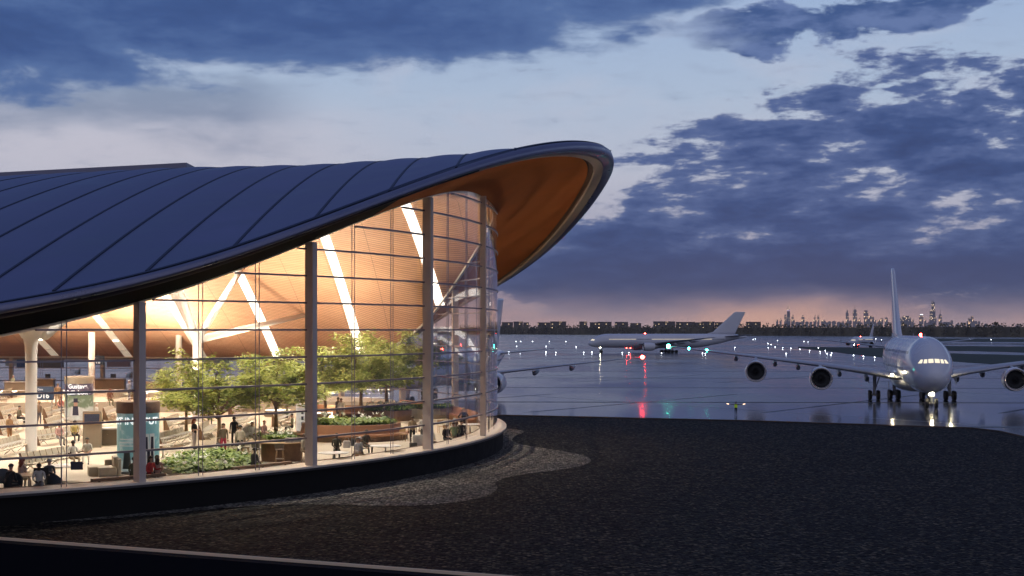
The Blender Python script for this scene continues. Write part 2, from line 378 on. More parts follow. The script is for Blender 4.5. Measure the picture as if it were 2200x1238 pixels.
M['tower'] = tower_mat('city_tower', (.40, .30, .26), (1, .62, .34), .20, 15, 19)
M['tower2'] = tower_mat('city_tower_dark', (.22, .17, .18), (1, .70, .42), .16, 14, 17)
M['block'] = tower_mat('airport_block', (.13, .10, .09), (1, .7, .4), .05, 4.5, 3.6)
# ================================================================== ground
def at(px, py, Y): return Vector(((px-1100)/F*Y, Y, EYE-(py-709)/F*Y))
def on(px, py, h): return at(px, py, h*F/(py-709.0))          # a point h metres under eye level
FLOOR = EYE-7.0; SILL = EYE-6.55; GRAV = EYE-7.9
def sheet(name, poly, z, m_, kind='structure'):
    b = MB(); b.face([b.vert((x, y, z)) for x, y in poly]); o = b.build(name, m_); o['kind'] = kind; return o
sheet('apron', [(-60000, -3000), (60000, -3000), (60000, 70000), (-60000, 70000)], 0.0, M['apron'])
def gp(px, py): p = on(px, py, EYE); return (p.x, p.y)
GR = sheet('grass', [gp(1985, 727.5), gp(2420, 729.5), gp(2420, 737.5), gp(1990, 733.5)], .05, M['grass'])
def wavy(px0, px1, t0, t1, b0, b1, n=14, seed=1):
    r = random.Random(seed); top = []; bot = []
    for i in range(n+1):
        k = i/n; px = px0+(px1-px0)*k
        top.append(gp(px, t0+(t1-t0)*k+r.uniform(-.3, .3))); bot.append(gp(px, b0+(b1-b0)*k+r.uniform(-.4, .4)))
    return top+bot[::-1]
for a in ((1960, 2420, 743, 747, 752, 763), (1960, 2300, 757.5, 766, 771, 795), (1715, 1905, 745, 748, 748, 770), (1960, 2420, 738.5, 739.5, 739.5, 741)):
    sheet('grass', wavy(*a), .05, M['grass'])
# ------------------------------------------------------------------ gravel terrace of the lower building
far_edge = [on(px, py, 7.9) for px, py in ((1066, 893), (1250, 897), (1600, 905), (1850, 913), (2000, 918), (2090, 921), (2150, 928), (2200, 939), (2250, 953))]
pa, pb = on(0, 1157, 7.9), on(1080, 1239, 7.9)
dirp = (pb-pa).normalized()
near0 = pa-dirp*34; near1 = pb+dirp*16
poly = [(near0.x, near0.y), (near1.x, near1.y), (60, near1.y-6), (60, 86)] + [(p.x, p.y) for p in far_edge[::-1]] + [(-30, 137), (-72, 140), (-84, near0.y+12)]
terrace = thing('lower_building', 'low dark building with a black gravel roof in front of the glazed hall', 'building', (0, 0, 0))
b = MB(); n = len(poly)
b.loft([[(x, y, 0) for x, y in poly], [(x, y, GRAV-.02) for x, y in poly]], True, False, False)
b.build('wall', M['charcoal'], terrace)
gs = MB(); gs.face([gs.vert((x, y, GRAV)) for x, y in poly]); o = gs.build('gravel_roof', M['gravel'], terrace)
b = MB()
def coping(pts, w, z0, z1):
    for p, q in zip(pts, pts[1:]):
        dd = Vector((q[0]-p[0], q[1]-p[1], 0)); L = dd.length; dd /= L; a_ = atan2(dd.y, dd.x)
        b.box(((p[0]+q[0])/2, (p[1]+q[1])/2, (z0+z1)/2), (L+w*.3, w, z1-z0), a_)
coping([(near0.x, near0.y), (near1.x, near1.y)], .12, GRAV-.05, GRAV+.045)
b.build('parapet_coping', mat('pale_coping', (.80, .60, .40), .7), terrace)
b = MB(); coping([(p.x, p.y) for p in far_edge], .22, GRAV-.3, GRAV+.10)
b.build('parapet_coping', mat('bronze_coping', (.10, .075, .06), .4, .4), terrace)
b = MB(); nn = Vector((dirp.y, -dirp.x, 0))
b.box(((near0.x+near1.x)/2+nn.x*.25, (near0.y+near1.y)/2+nn.y*.25, GRAV/2-.035), ((near1-near0).length, .56, GRAV-.06), atan2(dirp.y, dirp.x))
b.build('parapet_wall', mat('blue_black_cladding', (.004, .0045, .009), .7, spec=.1), terrace)

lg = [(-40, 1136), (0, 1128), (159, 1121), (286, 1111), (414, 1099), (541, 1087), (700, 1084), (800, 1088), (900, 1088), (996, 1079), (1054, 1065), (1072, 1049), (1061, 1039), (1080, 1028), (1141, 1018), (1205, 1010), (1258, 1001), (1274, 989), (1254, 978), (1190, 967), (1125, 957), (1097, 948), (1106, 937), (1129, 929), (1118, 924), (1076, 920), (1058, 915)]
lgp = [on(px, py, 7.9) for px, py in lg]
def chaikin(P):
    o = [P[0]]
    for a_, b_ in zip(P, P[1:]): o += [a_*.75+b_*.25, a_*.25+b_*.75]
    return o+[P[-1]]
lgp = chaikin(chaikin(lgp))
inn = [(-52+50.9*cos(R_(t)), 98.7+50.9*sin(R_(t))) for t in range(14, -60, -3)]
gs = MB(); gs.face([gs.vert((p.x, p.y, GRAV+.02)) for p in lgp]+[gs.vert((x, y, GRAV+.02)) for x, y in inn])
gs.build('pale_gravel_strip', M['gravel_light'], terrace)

# ================================================================== glazed hall
CX, CY, RG = -52.0, 98.7, 51.0
def interp(tab, t):
    if t <= tab[0][0]: return tab[0][1]
    for (a, va), (b_, vb) in zip(tab, tab[1:]):
        if t <= b_:
            return va+(vb-va)*(t-a)/(b_-a)
    return tab[-1][1]
def smooth_tab(tab, w=5.0):
    lut = [sum(interp(tab, -90+i*.25+k*w/4) for k in range(-4, 5))/9 for i in range(721)]
    lut = [sum(lut[max(0, min(720, i+k))] for k in range(-8, 9))/17 for i in range(721)]
    def f_(t):
        u = max(0.0, min(719.999, (t+90)*4)); i = int(u); return lut[i]+(lut[i+1]-lut[i])*(u-i)
    return f_
OFF = smooth_tab([(-90, 2.0), (-60, 2.2), (-45, 2.6), (-30, 3.4), (-20, 4.6), (-10, 6.9), (-4, 7.9), (5, 8.1), (15, 7.2), (25, 5.5), (35, 4), (50, 3), (90, 2.5)])
ZL = smooth_tab([(-90, -2.4), (-70, -1.6), (-60, -.5), (-53, .69), (-46.5, 1.80), (-42.5, 3.0), (-36.6, 4.87), (-29.8, 6.96), (-26.6, 7.92), (-21.5, 9.18), (-16.9, 10.2), (-13, 10.75), (-8.5, 11.2), (-4, 11.35),
     (1.3, 11.1), (6.2, 10.3), (10.6, 8.85), (15.1, 7.31), (19.5, 5.7), (23.7, 4.2), (28, 3.1), (33.9, 1.3), (39.7, -1.4), (46, -2.6), (58, -2.84), (90, -2.85)])
ZG = smooth_tab([(-90, -2.7), (-70, -2.4), (-60, -1.5), (-52.2, -.28), (-48.7, .42), (-44.9, 1.27), (-40.3, 2.42), (-34.1, 4.41), (-29.3, 5.73), (-23.5, 7.13), (-20, 7.9), (-15, 8.45), (-11.4, 8.5), (-8, 8.3), (-4.5, 7.95),
     (5, 7.96), (9.7, 7.25), (17.3, 5.5), (25, 2.2), (30.6, -.36), (33.4, -1.4), (42, -2.5), (60, -2.76), (90, -2.76)], 6.0)
RW = smooth_tab([(-90, .25), (-45, .28), (-25, .36), (-12, .55), (-4, .72), (8, .72), (25, .45), (45, .3), (90, .25)])
def polar(t, r): return CX+r*cos(R_(t)), CY+r*sin(R_(t))
XE = -70.0                                     # the hall runs on out of the picture to here
def path(t0, t1, n, rf):
    """points (theta, x, y) along the facade with radius rf(theta); straight runs beyond +-90 degrees"""
    return [(t, *polar(t, rf(t))) for t in [t0+(t1-t0)*i/n for i in range(n+1)]]
hall = thing('terminal_building', 'curved glass airport terminal glowing inside under a dark leaf shaped metal roof', 'terminal', (0, 0, 0))
tip_t = 0.0
def edge(t):                                   # where the roof sheet begins, over the rim
    w = RW(t); r = RG+OFF(t)-.30*w-.1
    x, y = polar(t, r); return x, y, ZL(t)+.12+.75*w
def roofz(X):
    return interp([(-70, 11.2), (-40, 11.75), (-25, 12.45), (-14, 12.35), (-3, 12.35), (2, 12.3), (5, 12.15), (7.2, 11.9)], X)
def ridgeY(X): return interp([(-70, 115), (-25, 113), (-14, 110), (-3, 104.5), (2, 100.5), (5, 97.5), (7.2, 95.5)], X)
def edge_at(X, side):
    if X <= CX:
        x, y, z = edge(-90 if side < 0 else 90); return y, z
    lo, hi = (-90, tip_t) if side < 0 else (90, tip_t)
    for _ in range(40):
        mid = (lo+hi)/2
        if edge(mid)[0] < X: lo = mid
        else: hi = mid
    x, y, z = edge((lo+hi)/2); return y, z
XT = edge(tip_t)[0]
SP, S0 = 3.1, -2.9
EC = {}
def roof_pt(X, t, side):
    if (X, side) not in EC: EC[(X, side)] = edge_at(X, side)
    y0, z0 = EC[(X, side)]; yr = ridgeY(X); zr = max(roofz(X), z0+.02)
    p_ = 1.4
    y = y0+(yr-y0)*t; z = z0+(zr-z0)*(1-(1-t)**p_)
    sc = .11*abs(sin(pi*(X-S0)/SP))*min(1, t*3)*min(1, (XT-X)/4)
    return (X, y, EYE+z+sc)
b = MB(); rows = []
xs = [XE+(XT-.02-XE)*(1-(1-i/300)**1.35) for i in range(301)]
TS = [0, .01, .03, .06]+[.1+.9*i/24 for i in range(25)]
for X in xs:
    rows.append([roof_pt(X, t, -1) for t in TS]+[roof_pt(X, t, 1) for t in TS[-2::-1]])
b.grid(rows); b.build('roof_shell', M['roof'], hall, 60)
k = 1
while True:
    X = S0+SP*(2-k); k += 1
    if X < XE+1: break
    if X > XT-1.5: continue
    b = MB()
    pts = [roof_pt(X, t, -1) for t in TS[1:]]+[roof_pt(X, t, 1) for t in TS[-2:0:-1]]
    b.loft([[(p[0]-.075, p[1], p[2]-.03), (p[0]-.06, p[1], p[2]+.05), (p[0]+.06, p[1], p[2]+.05), (p[0]+.075, p[1], p[2]-.03)] for p in pts])
    b.build('roof_seam', M['seam'], hall)
# rim, fascia and soffit, swept round the eave
ths = [-90+180*i/360 for i in range(361)]
def sweep(prof):
    rows = []
    for t in ths:
        rows.append([(*polar(t, r), EYE+z) for r, z in prof(t)])
    x0 = [(XE, p[1], p[2]) for p in rows[0]]; x1 = [(XE, p[1], p[2]) for p in rows[-1]]
    return [x0]+rows+[x1]
def P_rim(t):
    w = RW(t); r = RG+OFF(t); z = ZL(t)
    return [(r-.30*w-.1, z+.12+.75*w), (r-.12*w, z+.06+.66*w), (r-.03*w, z+.04+.42*w), (r, z+.02+.2*w), (r-.04*w, z), (r-.30*w, z-.02-.10*w), (r-.6*w, z-.03-.14*w), (r-w, z-.04-.16*w)]
b = MB(); b.grid(sweep(P_rim)); b.build('roof_rim', M['rim'], hall, 60)
def P_gut(t):
    w = RW(t); r = RG+OFF(t)-.30*w-.1; z = ZL(t)+.12+.75*w
    return [(r-.04, z+.05), (r-.26, z+.09), (r-.30, z-.02)]
b = MB(); b.grid(sweep(P_gut)); b.build('roof_gutter', M['seam'], hall)
def P_band(t):
    w = RW(t); r = RG+OFF(t)-w; z = ZL(t)-.04-.16*w
    return [(r, z), (r-.03, z-.10), (r-.65*min(1, w*1.5), z-.20), (r-.7*min(1, w*1.5), z-.05)]
def facegrid(rows, sel, name, m_, smooth=60):
    b = MB(); nC = len(rows[0]); b.v = [tuple(p) for r_ in rows for p in r_]
    for i in range(len(rows)-1):
        if not sel(i): continue
        for j in range(nC-1): b.face((i*nC+j, i*nC+j+1, (i+1)*nC+j+1, (i+1)*nC+j))
    return b.build(name, m_, hall, smooth)
def th_of(i): return -90 if i == 0 else ths[min(i-1, 360)]
rb = sweep(P_band)
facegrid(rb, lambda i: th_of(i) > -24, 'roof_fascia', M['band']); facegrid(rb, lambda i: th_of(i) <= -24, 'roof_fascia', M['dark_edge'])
def P_rec(t):
    w = RW(t); r = RG+OFF(t)-w-.7*min(1, w*1.5); z = ZL(t)-.09-.16*w
    return [(r, z), (r-.04, z+.10), (r-.34*min(1, w*1.5), z+.12), (r-.36*min(1, w*1.5), z+.02)]
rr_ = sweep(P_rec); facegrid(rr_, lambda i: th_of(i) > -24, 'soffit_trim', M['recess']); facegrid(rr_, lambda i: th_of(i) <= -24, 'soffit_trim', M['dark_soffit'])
def P_sof(t):
    w = RW(t); r1 = RG+OFF(t)-w-1.06*min(1, w*1.5); z1 = ZL(t)-.07-.16*w; r0 = RG-.02; z0 = ZG(t)
    bl = .55*max(0, 1-abs(t+2)/26)
    return [(r1+(r0-r1)*k/8, z1+(z0-z1)*k/8+bl*sin(pi*k/8)) for k in range(9)]
rs = sweep(P_sof)
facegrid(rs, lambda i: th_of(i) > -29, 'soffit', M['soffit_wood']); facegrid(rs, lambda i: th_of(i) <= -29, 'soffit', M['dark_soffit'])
# ceiling inside
def glass_at(X, side):
    if X <= CX: return CY+side*RG, ZG(90*side)
    t = math.degrees(math.acos(min(1, (X-CX)/RG)))*side; return CY+RG*sin(R_(t)), ZG(t)
def ceil_ridge(X): return interp([(-70, 9.6), (-20, 9.7), (-12, 9.8), (-6, 9.4), (-3, 8.95), (-1, 8.2)], X), interp([(-70, 106), (-14, 105), (-4, 102), (-1, 98.7)], X)
def ceil_pt(X, t, side):
    y0, z0 = glass_at(X, side); zr, yr = ceil_ridge(X); zr = max(zr, z0+.01)
    return (X, y0+(yr-y0)*t, EYE+z0+(zr-z0)*(1-(1-t)**1.25))
def ceil_z(X, Y):
    side = -1 if Y < ceil_ridge(X)[1] else 1
    y0, z0 = glass_at(X, side); zr, yr = ceil_ridge(X); t = max(0, min(1, (Y-y0)/(yr-y0)))
    return EYE+z0+(max(zr, z0)-z0)*(1-(1-t)**1.25)
b = MB(); rows = []
for i in range(161):
    X = XE+(-1.02-XE)*(1-(1-i/160)**1.5)
    rows.append([ceil_pt(X, t/20, -1) for t in range(21)]+[ceil_pt(X, t/20, 1) for t in range(19, -1, -1)])
b.grid(rows); ceiling = b.build('ceiling', M['wood'], hall, True)
# light strips set into the far slope, with round lamps at their lower ends
for si, (xa, ya, xb, yb, bright) in enumerate([(-6.0, 120.3, -9.0, 93, 1), (-13.6, 136.2, -15.2, 100, 1), (-22.7, 143.0, -23.4, 104, .6), (-31, 146.4, -31, 106, .3), (-39.3, 148, -39.3, 108, 0), (-47.2, 149, -47.2, 108, 0), (-56, 149.2, -56, 108, 0)]):
    b = MB(); rows = []; wd = .38
    for k in range(25):
        q = k/24; X = xa+(xb-xa)*q; Y = ya+(yb-ya)*q
        z = min(ceil_z(X-wd, Y), ceil_z(X, Y), ceil_z(X+wd, Y))-.07
        rows.append([(X-wd, Y, z+.06), (X-wd, Y, z), (X+wd, Y, z), (X+wd, Y, z+.06)])
    b.grid(rows)
    st = b.build('light_strip', M['strip'] if bright > .5 else M['strip_dim'], hall)
    for k in range(4):
        q = .05+.07*k; X = xa+(xb-xa)*q; Y = ya+(yb-ya)*q; z = ceil_z(X, Y)-.09
        b = MB(); b.lathe([(.01, -.05), (.26, -.05), (.30, .02)], 14, (X, Y, z)); b.build('downlight', M['downlight'] if k % 2 else M['white'], st)
# edge trim along the foot of the ceiling
b = MB(); b.grid(sweep(lambda t: [(RG-.02, ZG(t)-.02), (RG-.30, ZG(t)-.14), (RG-.34, ZG(t)+.02)])); b.build('ceiling_trim', M['white'], hall, 60)

# floor, sill
def stadium(r, n=180): return [(XE, CY-r)]+[polar(-90+180*i/n, r) for i in range(n+1)]+[(XE, CY+r)]
b = MB(); b.face([b.vert((x, y, FLOOR)) for x, y in stadium(RG+.1)]); o = b.build('floor', M['carpet']); o['kind'] = 'structure'
def ring(r0, r1, z0, z1, name, m_, t0=-90, t1=90, n=180, parent=hall, straight=True):
    rows = []
    for i in range(n+1):
        t = t0+(t1-t0)*i/n; c_, s_ = cos(R_(t)), sin(R_(t))
        rows.append([(CX+r*c_, CY+r*s_, z) for r, z in ((r0, z0), (r1, z0), (r1, z1), (r0, z1))])
    if straight and t0 == -90: rows.insert(0, [(XE, p[1], p[2]) for p in rows[0]])
    if straight and t1 == 90: rows.append([(XE, p[1], p[2]) for p in rows[-1]])
    b = MB(); b.loft(rows); return b.build(name, m_, parent, 30)
ring(RG-1.05, RG+.62, SILL-.09, SILL, 'sill_ledge', M['ledge'])
ring(RG+.30, RG+.60, SILL-.20, SILL-.092, 'sill_trim', M['trim'])
ring(RG-.30, RG+.40, GRAV-.05, SILL-.095, 'sill_wall', None or M['charcoal'])
ring(RG-1.12, RG-1.06, FLOOR, SILL+.03, 'sill_skirting', M['walnut'])
# lower storey down to the apron
b = MB(); s_ = stadium(RG-.3); b.loft([[(x, y, .0) for x, y in s_], [(x, y, GRAV-.06) for x, y in s_]], True, False, False); b.build('lower_wall', M['charcoal'], hall)
b = MB(); b.box((XE-.3, CY, 10), (.5, 2*RG+4, 20)); b.build('end_wall', M['beige_dark'], hall)
# columns of the facade, glazing joints, panes
cols = [-90, -79, -68, -56.6, -45.4, -34.3, -22.2, -10.6, 10.7, 22.3, 34.2, 45.2, 56.5, 68, 79, 90]
def fin(t, w, d0, d1, z1, name, m_, z0=SILL):
    b = MB(); c_, s_ = cos(R_(t)), sin(R_(t)); q = []
    for r, o_ in ((RG+d0, -w), (RG+d1, -w), (RG+d1, w), (RG+d0, w)): q.append((CX+r*c_-o_*s_, CY+r*s_+o_*c_))
    b.loft([[(x, y, z0) for x, y in q], [(x, y, z1) for x, y in q]]); return b.build(name, m_, hall)
for t in cols: fin(t, .12 if abs(t) < 15 else .16, -.08, .26 if abs(t) < 15 else .42, EYE+ZG(t)-.02, 'mullion', M['steel'])
joints = []
for a_, b_ in zip(cols, cols[1:]):
    m_ = max(1, round((b_-a_)/3.75))
    joints += [(a_+(b_-a_)*i/m_, i) for i in range(m_)]
joints.append((90, 0))
for t, i in joints:
    if i:
        b = MB()
        for dt in (-.13, .13):
            x, y = polar(t+dt, RG-.10); b.tube([(x, y, SILL), (x, y, EYE+ZG(t)-.02)], .022, 5)
        b.build('glazing_rod', M['alu'], hall)
for (t0, i), (t1, j) in zip(joints, joints[1:]):
    b = MB(); rows = []
    for k in range(5):
        t = t0+(t1-t0)*(k+.02*(2-k)/2)/4; x, y = polar(t, RG); zt = EYE+ZG(t)-.01
        rows.append([(x, y, SILL+(zt-SILL)*q/3) for q in range(4)])
    b.grid(rows); b.build('glass_pane', M['glass'], hall, True)
b = MB(); b.grid([[(XE, CY+RG, SILL), (XE, CY+RG, EYE-2.7)], [(CX, CY+RG, SILL), (CX, CY+RG, EYE-2.7)]]); b.build('glass_pane', M['glass'], hall)
for k in range(-4, 7):
    z = EYE+1.31*k; run = None
    tt = [-90+.5*i for i in range(361)]; okk = [ZG(t)+EYE > z+.12 for t in tt]
    i = 0
    while i < len(tt):
        if okk[i]:
            j = i
            while j+1 < len(tt) and okk[j+1]: j += 1
            if j > i: ring(RG-.17, RG+.05, z-.042, z+.042, 'transom', M['alu'], tt[i], tt[j], (j-i), straight=True)
            i = j+1
        else: i += 1
# long clerestory box on the ridge
b = MB(); rows = []
for i in range(13):
    X = XE+(-25.0-XE)*i/12; yr = ridgeY(X); z = EYE+roofz(X)
    rows.append([(X, yr-2.4, z-.5), (X, yr-2.2, z+.40), (X, yr+2.2, z+.40), (X, yr+2.4, z-.5)])
b.loft(rows); b.build('ridge_skylight', M['fascia'], hall)
# interior columns
def column(x, y, r, z1, flare=True):
    b = MB()
    prof = [(r, 0), (r, z1-FLOOR-1.5)]+([(r*1.08, z1-FLOOR-1.0), (r*1.35, z1-FLOOR-.55), (r*1.9, z1-FLOOR-.2), (r*2.5, z1-FLOOR)] if flare else [(r, z1-FLOOR)])
    b.lathe(prof, 28, (x, y, FLOOR)); return b.build('column', M['white'], hall, 40)
p = on(67, 970, 7.0); colA = column(p.x, p.y, .33, EYE+.05)
for ex, ey in ((3.0, 8), (-4, 8), (-3, -3), (6, 20)):
    b = MB(); x1, y1 = p.x+ex, p.y+ey; b.tube([(p.x+ex*.06, p.y+ey*.06, EYE-.3), (x1, y1, ceil_z(x1, y1)+.1)], [.34, .26], 14); b.build('branch', M['white'], colA, True)
p2 = (-24.0, 110.0); colB = column(p2[0], p2[1], .34, EYE-.15, False)
for x1, y1 in ((-18.6, 129), (-22.6, 121.0), (-29.4, 116.5), (-27.6, 112.0)):
    z1 = ceil_z(x1, y1)
    b = MB(); s0 = Vector((p2[0], p2[1], EYE-.75)); e0 = Vector((x1, y1, z1+.1)); b.tube([s0, s0+(e0-s0)*.12, e0], [.33, .30, .22], 16); b.build('branch', M['white'], colB, True)
for px, Y in ((197, 136), (384, 140)):
    P_ = at(px, 770, Y); column(P_.x, P_.y, .30, EYE-.2, False)

# ------------------------------------------------------------------ lamps of the hall (round lamps set in the ceiling, then added floor uplights)
def spot(x, y, z, power, size, down=True, col=(1, .90, .78), blend=.8, rad=.2):
    l = bpy.data.lights.new('ceiling_lamp', 'SPOT'); l.energy = power; l.spot_size = R_(size); l.spot_blend = blend; l.color = col; l.shadow_soft_size = rad
    o = bpy.data.objects.new('ceiling_lamp', l); COL.objects.link(o); o.parent = hall; o.location = (x, y, z)
    o.rotation_euler = (0 if down else pi, 0, 0); return o
for x in (-6.5, -14.2, -23, -31, -39.3, -47.2):  # set beside the light strips
    for y in (74, 84, 94, 104, 116, 128):
        if (x-CX)**2+(y-CY)**2 > 46**2: continue
        spot(x, y, ceil_z(x, y)-.25, 4700, 130)
for x, y, w in ((-24.9, 107.6, 2200), (-38, 104, 3400), (-12.5, 100, 1500), (-33, 131, 5600), (-19, 117.0, 3000), (-46, 131, 6400), (-15, 113, 1500)):  # made-up uplights, added to brighten the ceiling; the hall has none
    u = thing('added_uplight', 'added low round beige drum uplight on the hall floor to brighten the wooden ceiling', 'lamp', (x, y, FLOOR if y < 124 else EYE-6.1), 0, 'added drum uplights on the hall floor')
    b = MB(); b.lathe([(1.05, 0), (1.08, .05), (1.08, .50), (1.0, .50), (1.0, .48)], 32, cap=False); b.build('drum', M['beige_dark'], u, 30)
    b = MB(); b.lathe([(.995, .49), (.99, .06), (.02, .05)], 32, cap=False); b.build('liner', M['dark'], u, 30)  # dark inside keeps the glow of the added light out of view
    l = bpy.data.lights.new('uplight', 'AREA'); l.shape = 'DISK'; l.size = 1.8; l.energy = w; l.color = (1, .84, .64)
    o = bpy.data.objects.new('uplight', l); COL.objects.link(o); o.parent = u; o.location = (0, 0, .10); o.rotation_euler = (pi, 0, 0)
# ================================================================== aircraft
def cr(tab, s):
    """smooth interpolation of rows (s, v1, v2, ...)"""
    i = 0
    while i < len(tab)-2 and s > tab[i+1][0]: i += 1
    p1, p2 = tab[i], tab[i+1]; p0 = tab[max(0, i-1)]; p3 = tab[min(len(tab)-1, i+2)]
    t = max(0, min(1, (s-p1[0])/(p2[0]-p1[0]))); o = []
    for k in range(1, len(p1)):
        d1 = (p2[k]-p0[k])/(p2[0]-p0[0])*(p2[0]-p1[0]); d2 = (p3[k]-p1[k])/(p3[0]-p1[0])*(p2[0]-p1[0])
        t2, t3 = t*t, t*t*t
        o.append((2*t3-3*t2+1)*p1[k]+(t3-2*t2+t)*d1+(-2*t3+3*t2)*p2[k]+(t3-t2)*d2)
    return o
def airplane(name, label, loc, rz, T, scale=1.0, group='white airliners on the wet apron'):
    r = thing(name, label, 'airliner', loc, rz, group, scale)
    B = T['body']; L = B[-1][0]
    def ring_at(s, grow=0.0, n=40):
        hw, zb, zt, e_ = cr(B, s); zc = (zb+zt)/2; hh = (zt-zb)/2; q = []
        for k in range(n):
            a = 2*pi*k/n; c_, s_ = cos(a), sin(a)
            w = hw*(1-e_*max(0, s_)**1.5*.28)
            q.append((-s, (w+grow)*c_, zc+(hh+grow)*s_))
        return q
    def inside(s, y, z):
        hw, zb, zt, e_ = cr(B, s); zc = (zb+zt)/2; hh = (zt-zb)/2
        if hw < .02: return False
        s_ = (z-zc)/hh; w = hw*(1-e_*max(0, s_)**1.5*.28)
        return (y/w)**2+s_**2 <= 1
    def front(y, z):
        lo, hi = 0.0, 14.0
        for _ in range(40):
            m_ = (lo+hi)/2
            if inside(m_, y, z): hi = m_
            else: lo = m_
        return Vector((-hi+.035, y, z))
    ss = [0.0, .05, .15, .3, .5, .8, 1.2, 1.7, 2.3, 3, 4, 5, 6, 7.5, 9, 11]+[13+(L-13)*i/40 for i in range(41)]
    b = MB(); b.loft([ring_at(s) for s in ss]); fu = b.build('fuselage', M['plane'], r, True)
    # cockpit panes seen from ahead
    for quad in T['cockpit']:
        b = MB(); (y0, z0), (y1, z1), (y2, z2), (y3, z3) = quad; rows = []
        for i in range(4):
            rows.append([])
            for j in range(4):
                u, v = i/3, j/3
                y = (y0*(1-u)+y1*u)*(1-v)+(y3*(1-u)+y2*u)*v; z = (z0*(1-u)+z1*u)*(1-v)+(z3*(1-u)+z2*u)*v
                rows[-1].append(front(y, z))
        b.grid(rows); b.build('cockpit_window', M['cockpit'], r)
    def side_pt(s, z, sg, off=.03):
        hw, zb, zt, e_ = cr(B, s); zc = (zb+zt)/2; hh = (zt-zb)/2; s_ = max(-.98, min(.98, (z-zc)/hh))
        w = hw*(1-e_*max(0, s_)**1.5*.28); return Vector((-s, sg*(w*sqrt(1-s_*s_)+off), z))
    def side_rect(b, s, z, w, h_, sg, off=.03):
        b.face([b.vert(side_pt(s+a_*w/2, z+c_*h_/2, sg, off)) for a_, c_ in ((-1, -1), (1, -1), (1, 1), (-1, 1))])
    for zrow, s0, s1, key in T['rows']:
        for sg in (-1, 1):
            b = MB(); s = s0; rr = random.Random(int(zrow*100)+sg)
            while s < s1:
                lit = key and (int(s/7) % 5 != 3)
                b.cur = 0 if lit else 1; side_rect(b, s, zrow, .26, .38, sg); s += .54
            b.build('cabin_window_row', [M['cabin'], M['cabin_dim']], r)
    for s, z, w, h_ in T['doors']:
        for sg in (-1, 1):
            b = MB()
            for a_, c_, ww, hh_ in ((-1, 0, .06, h_), (1, 0, .06, h_), (0, 1, w, .06), (0, -1, w, .06)): side_rect(b, s+a_*w/2, z+c_*h_/2, ww, hh_, sg, .025)
            b.build('door_outline', M['plane_grey'], r)
    # wings: stations (y, s_le, s_te, z, thickness)
    def wing(st, sg, nm, m_, n=16):
        b = MB(); rings = []
        for y, le, te, z, th in st:
            q = []
            for k in range(2*n):
                a = pi*k/n; u = (1-cos(a))/2 if k <= n else (1-cos(a))/2
                tt = th*2.6*(.2969*sqrt(max(u, 0))-.126*u-.3516*u*u+.2843*u**3-.1036*u**4)
                q.append((-(le+(te-le)*u), sg*y, z+(tt if k <= n else -tt*.75)+.06*(1-u)*(te-le)*.1))
            rings.append(q)
        b.loft(rings); return b.build(nm, m_, r, True)
    for sg in (-1, 1):
        w = wing(T['wing'], sg, 'wing', M['plane_grey'])
        for y in T['fairings']:
            le, te, z, th = cr(T['wing'], y); b = MB()
            b.tube([(-(le+(te-le)*.55), sg*y, z-th*.35), (-(le+(te-le)*.72), sg*y, z-th*.35-.5), (-te-.4, sg*y, z-.5), (-te-2.0, sg*y, z-.15)], [.10, .42, .34, .05], 8); b.build('flap_fairing', M['plane_grey'], w, True)
        wing(T['stab'], sg, 'tailplane', M['plane_grey'])
        # engines
        for y, sc, zc, er, el in T['engines']:
            b = MB(); n = 28
            prof = [(.82, .10), (.90, .02), (.97, 0), (1.0, .06), (1.06, .25), (1.08, .5), (1.0, .8), (.86, 1.0)]
            b.loft([[(-(sc+el*t_), sg*y+er*q*cos(2*pi*k/n), zc+er*q*sin(2*pi*k/n)) for k in range(n)] for q, t_ in prof], True, False, False)
            en = b.build('engine_nacelle', M['plane'], r, True)
            b = MB(); b.loft([[(-(sc+el*t_), sg*y+er*q*cos(2*pi*k/n), zc+er*q*sin(2*pi*k/n)) for k in range(n)] for q, t_ in [(1.01, .055), (.99, .0), (.94, -.012), (.88, .02), (.84, .09)]], True, False, False); b.build('intake_lip', M['nacelle_lip'], en, True)
            b = MB(); b.loft([[(-(sc+el*t_), sg*y+er*q*cos(2*pi*k/n), zc+er*q*sin(2*pi*k/n)) for k in range(n)] for q, t_ in [(.84, .09), (.83, .30), (.25, .30), (.16, .2), (.02, .12)]], True, False, False); b.build('fan_face', M['dark'], en, True)
            b = MB()
            for k in range(22):
                a = 2*pi*k/22; c_, s_ = cos(a), sin(a); x0 = -(sc+el*.285)
                b.face([b.vert((x0-dx, sg*y+er*(q*c_-o_*s_), zc+er*(q*s_+o_*c_))) for q, o_, dx in ((.2, -.02, 0), (.82, -.05, 0), (.82, .05, .12), (.2, .02, .08))])
            b.build('fan_blades', M['tyre'], en)
            b = MB(); b.loft([[(-(sc+el*t_), sg*y+er*q*cos(2*pi*k/n), zc+er*q*sin(2*pi*k/n)) for k in range(n)] for q, t_ in [(.7, .8), (.62, 1.05), (.45, 1.3), (.1, 1.55)]]); b.build('exhaust_cone', M['strut'], en, True)
            le, te, z, th = cr(T['wing'], y); b = MB()
            b.loft([[(-(sc+el*.25), sg*y+o_, zc+er*1.0), (-(le+.8), sg*y+o_, z+.15), (-(le+3.4), sg*y+o_, z-.2), (-(sc+el*1.0), sg*y+o_, zc+er*.8)] for o_ in (-.22, .22)]); b.build('pylon', M['plane_grey'], r)
    # fin
    b = MB(); rings = []
    for z, le, te, th in T['fin']:
        q = []
        for k in range(24):
            a = 2*pi*k/24; u = (1-cos(a))/2; q.append((-(le+(te-le)*u), th*sin(a)*(1-u*.55)*.6, z))
        rings.append(q)
    b.loft(rings); b.build('fin', M['plane'], r, True)
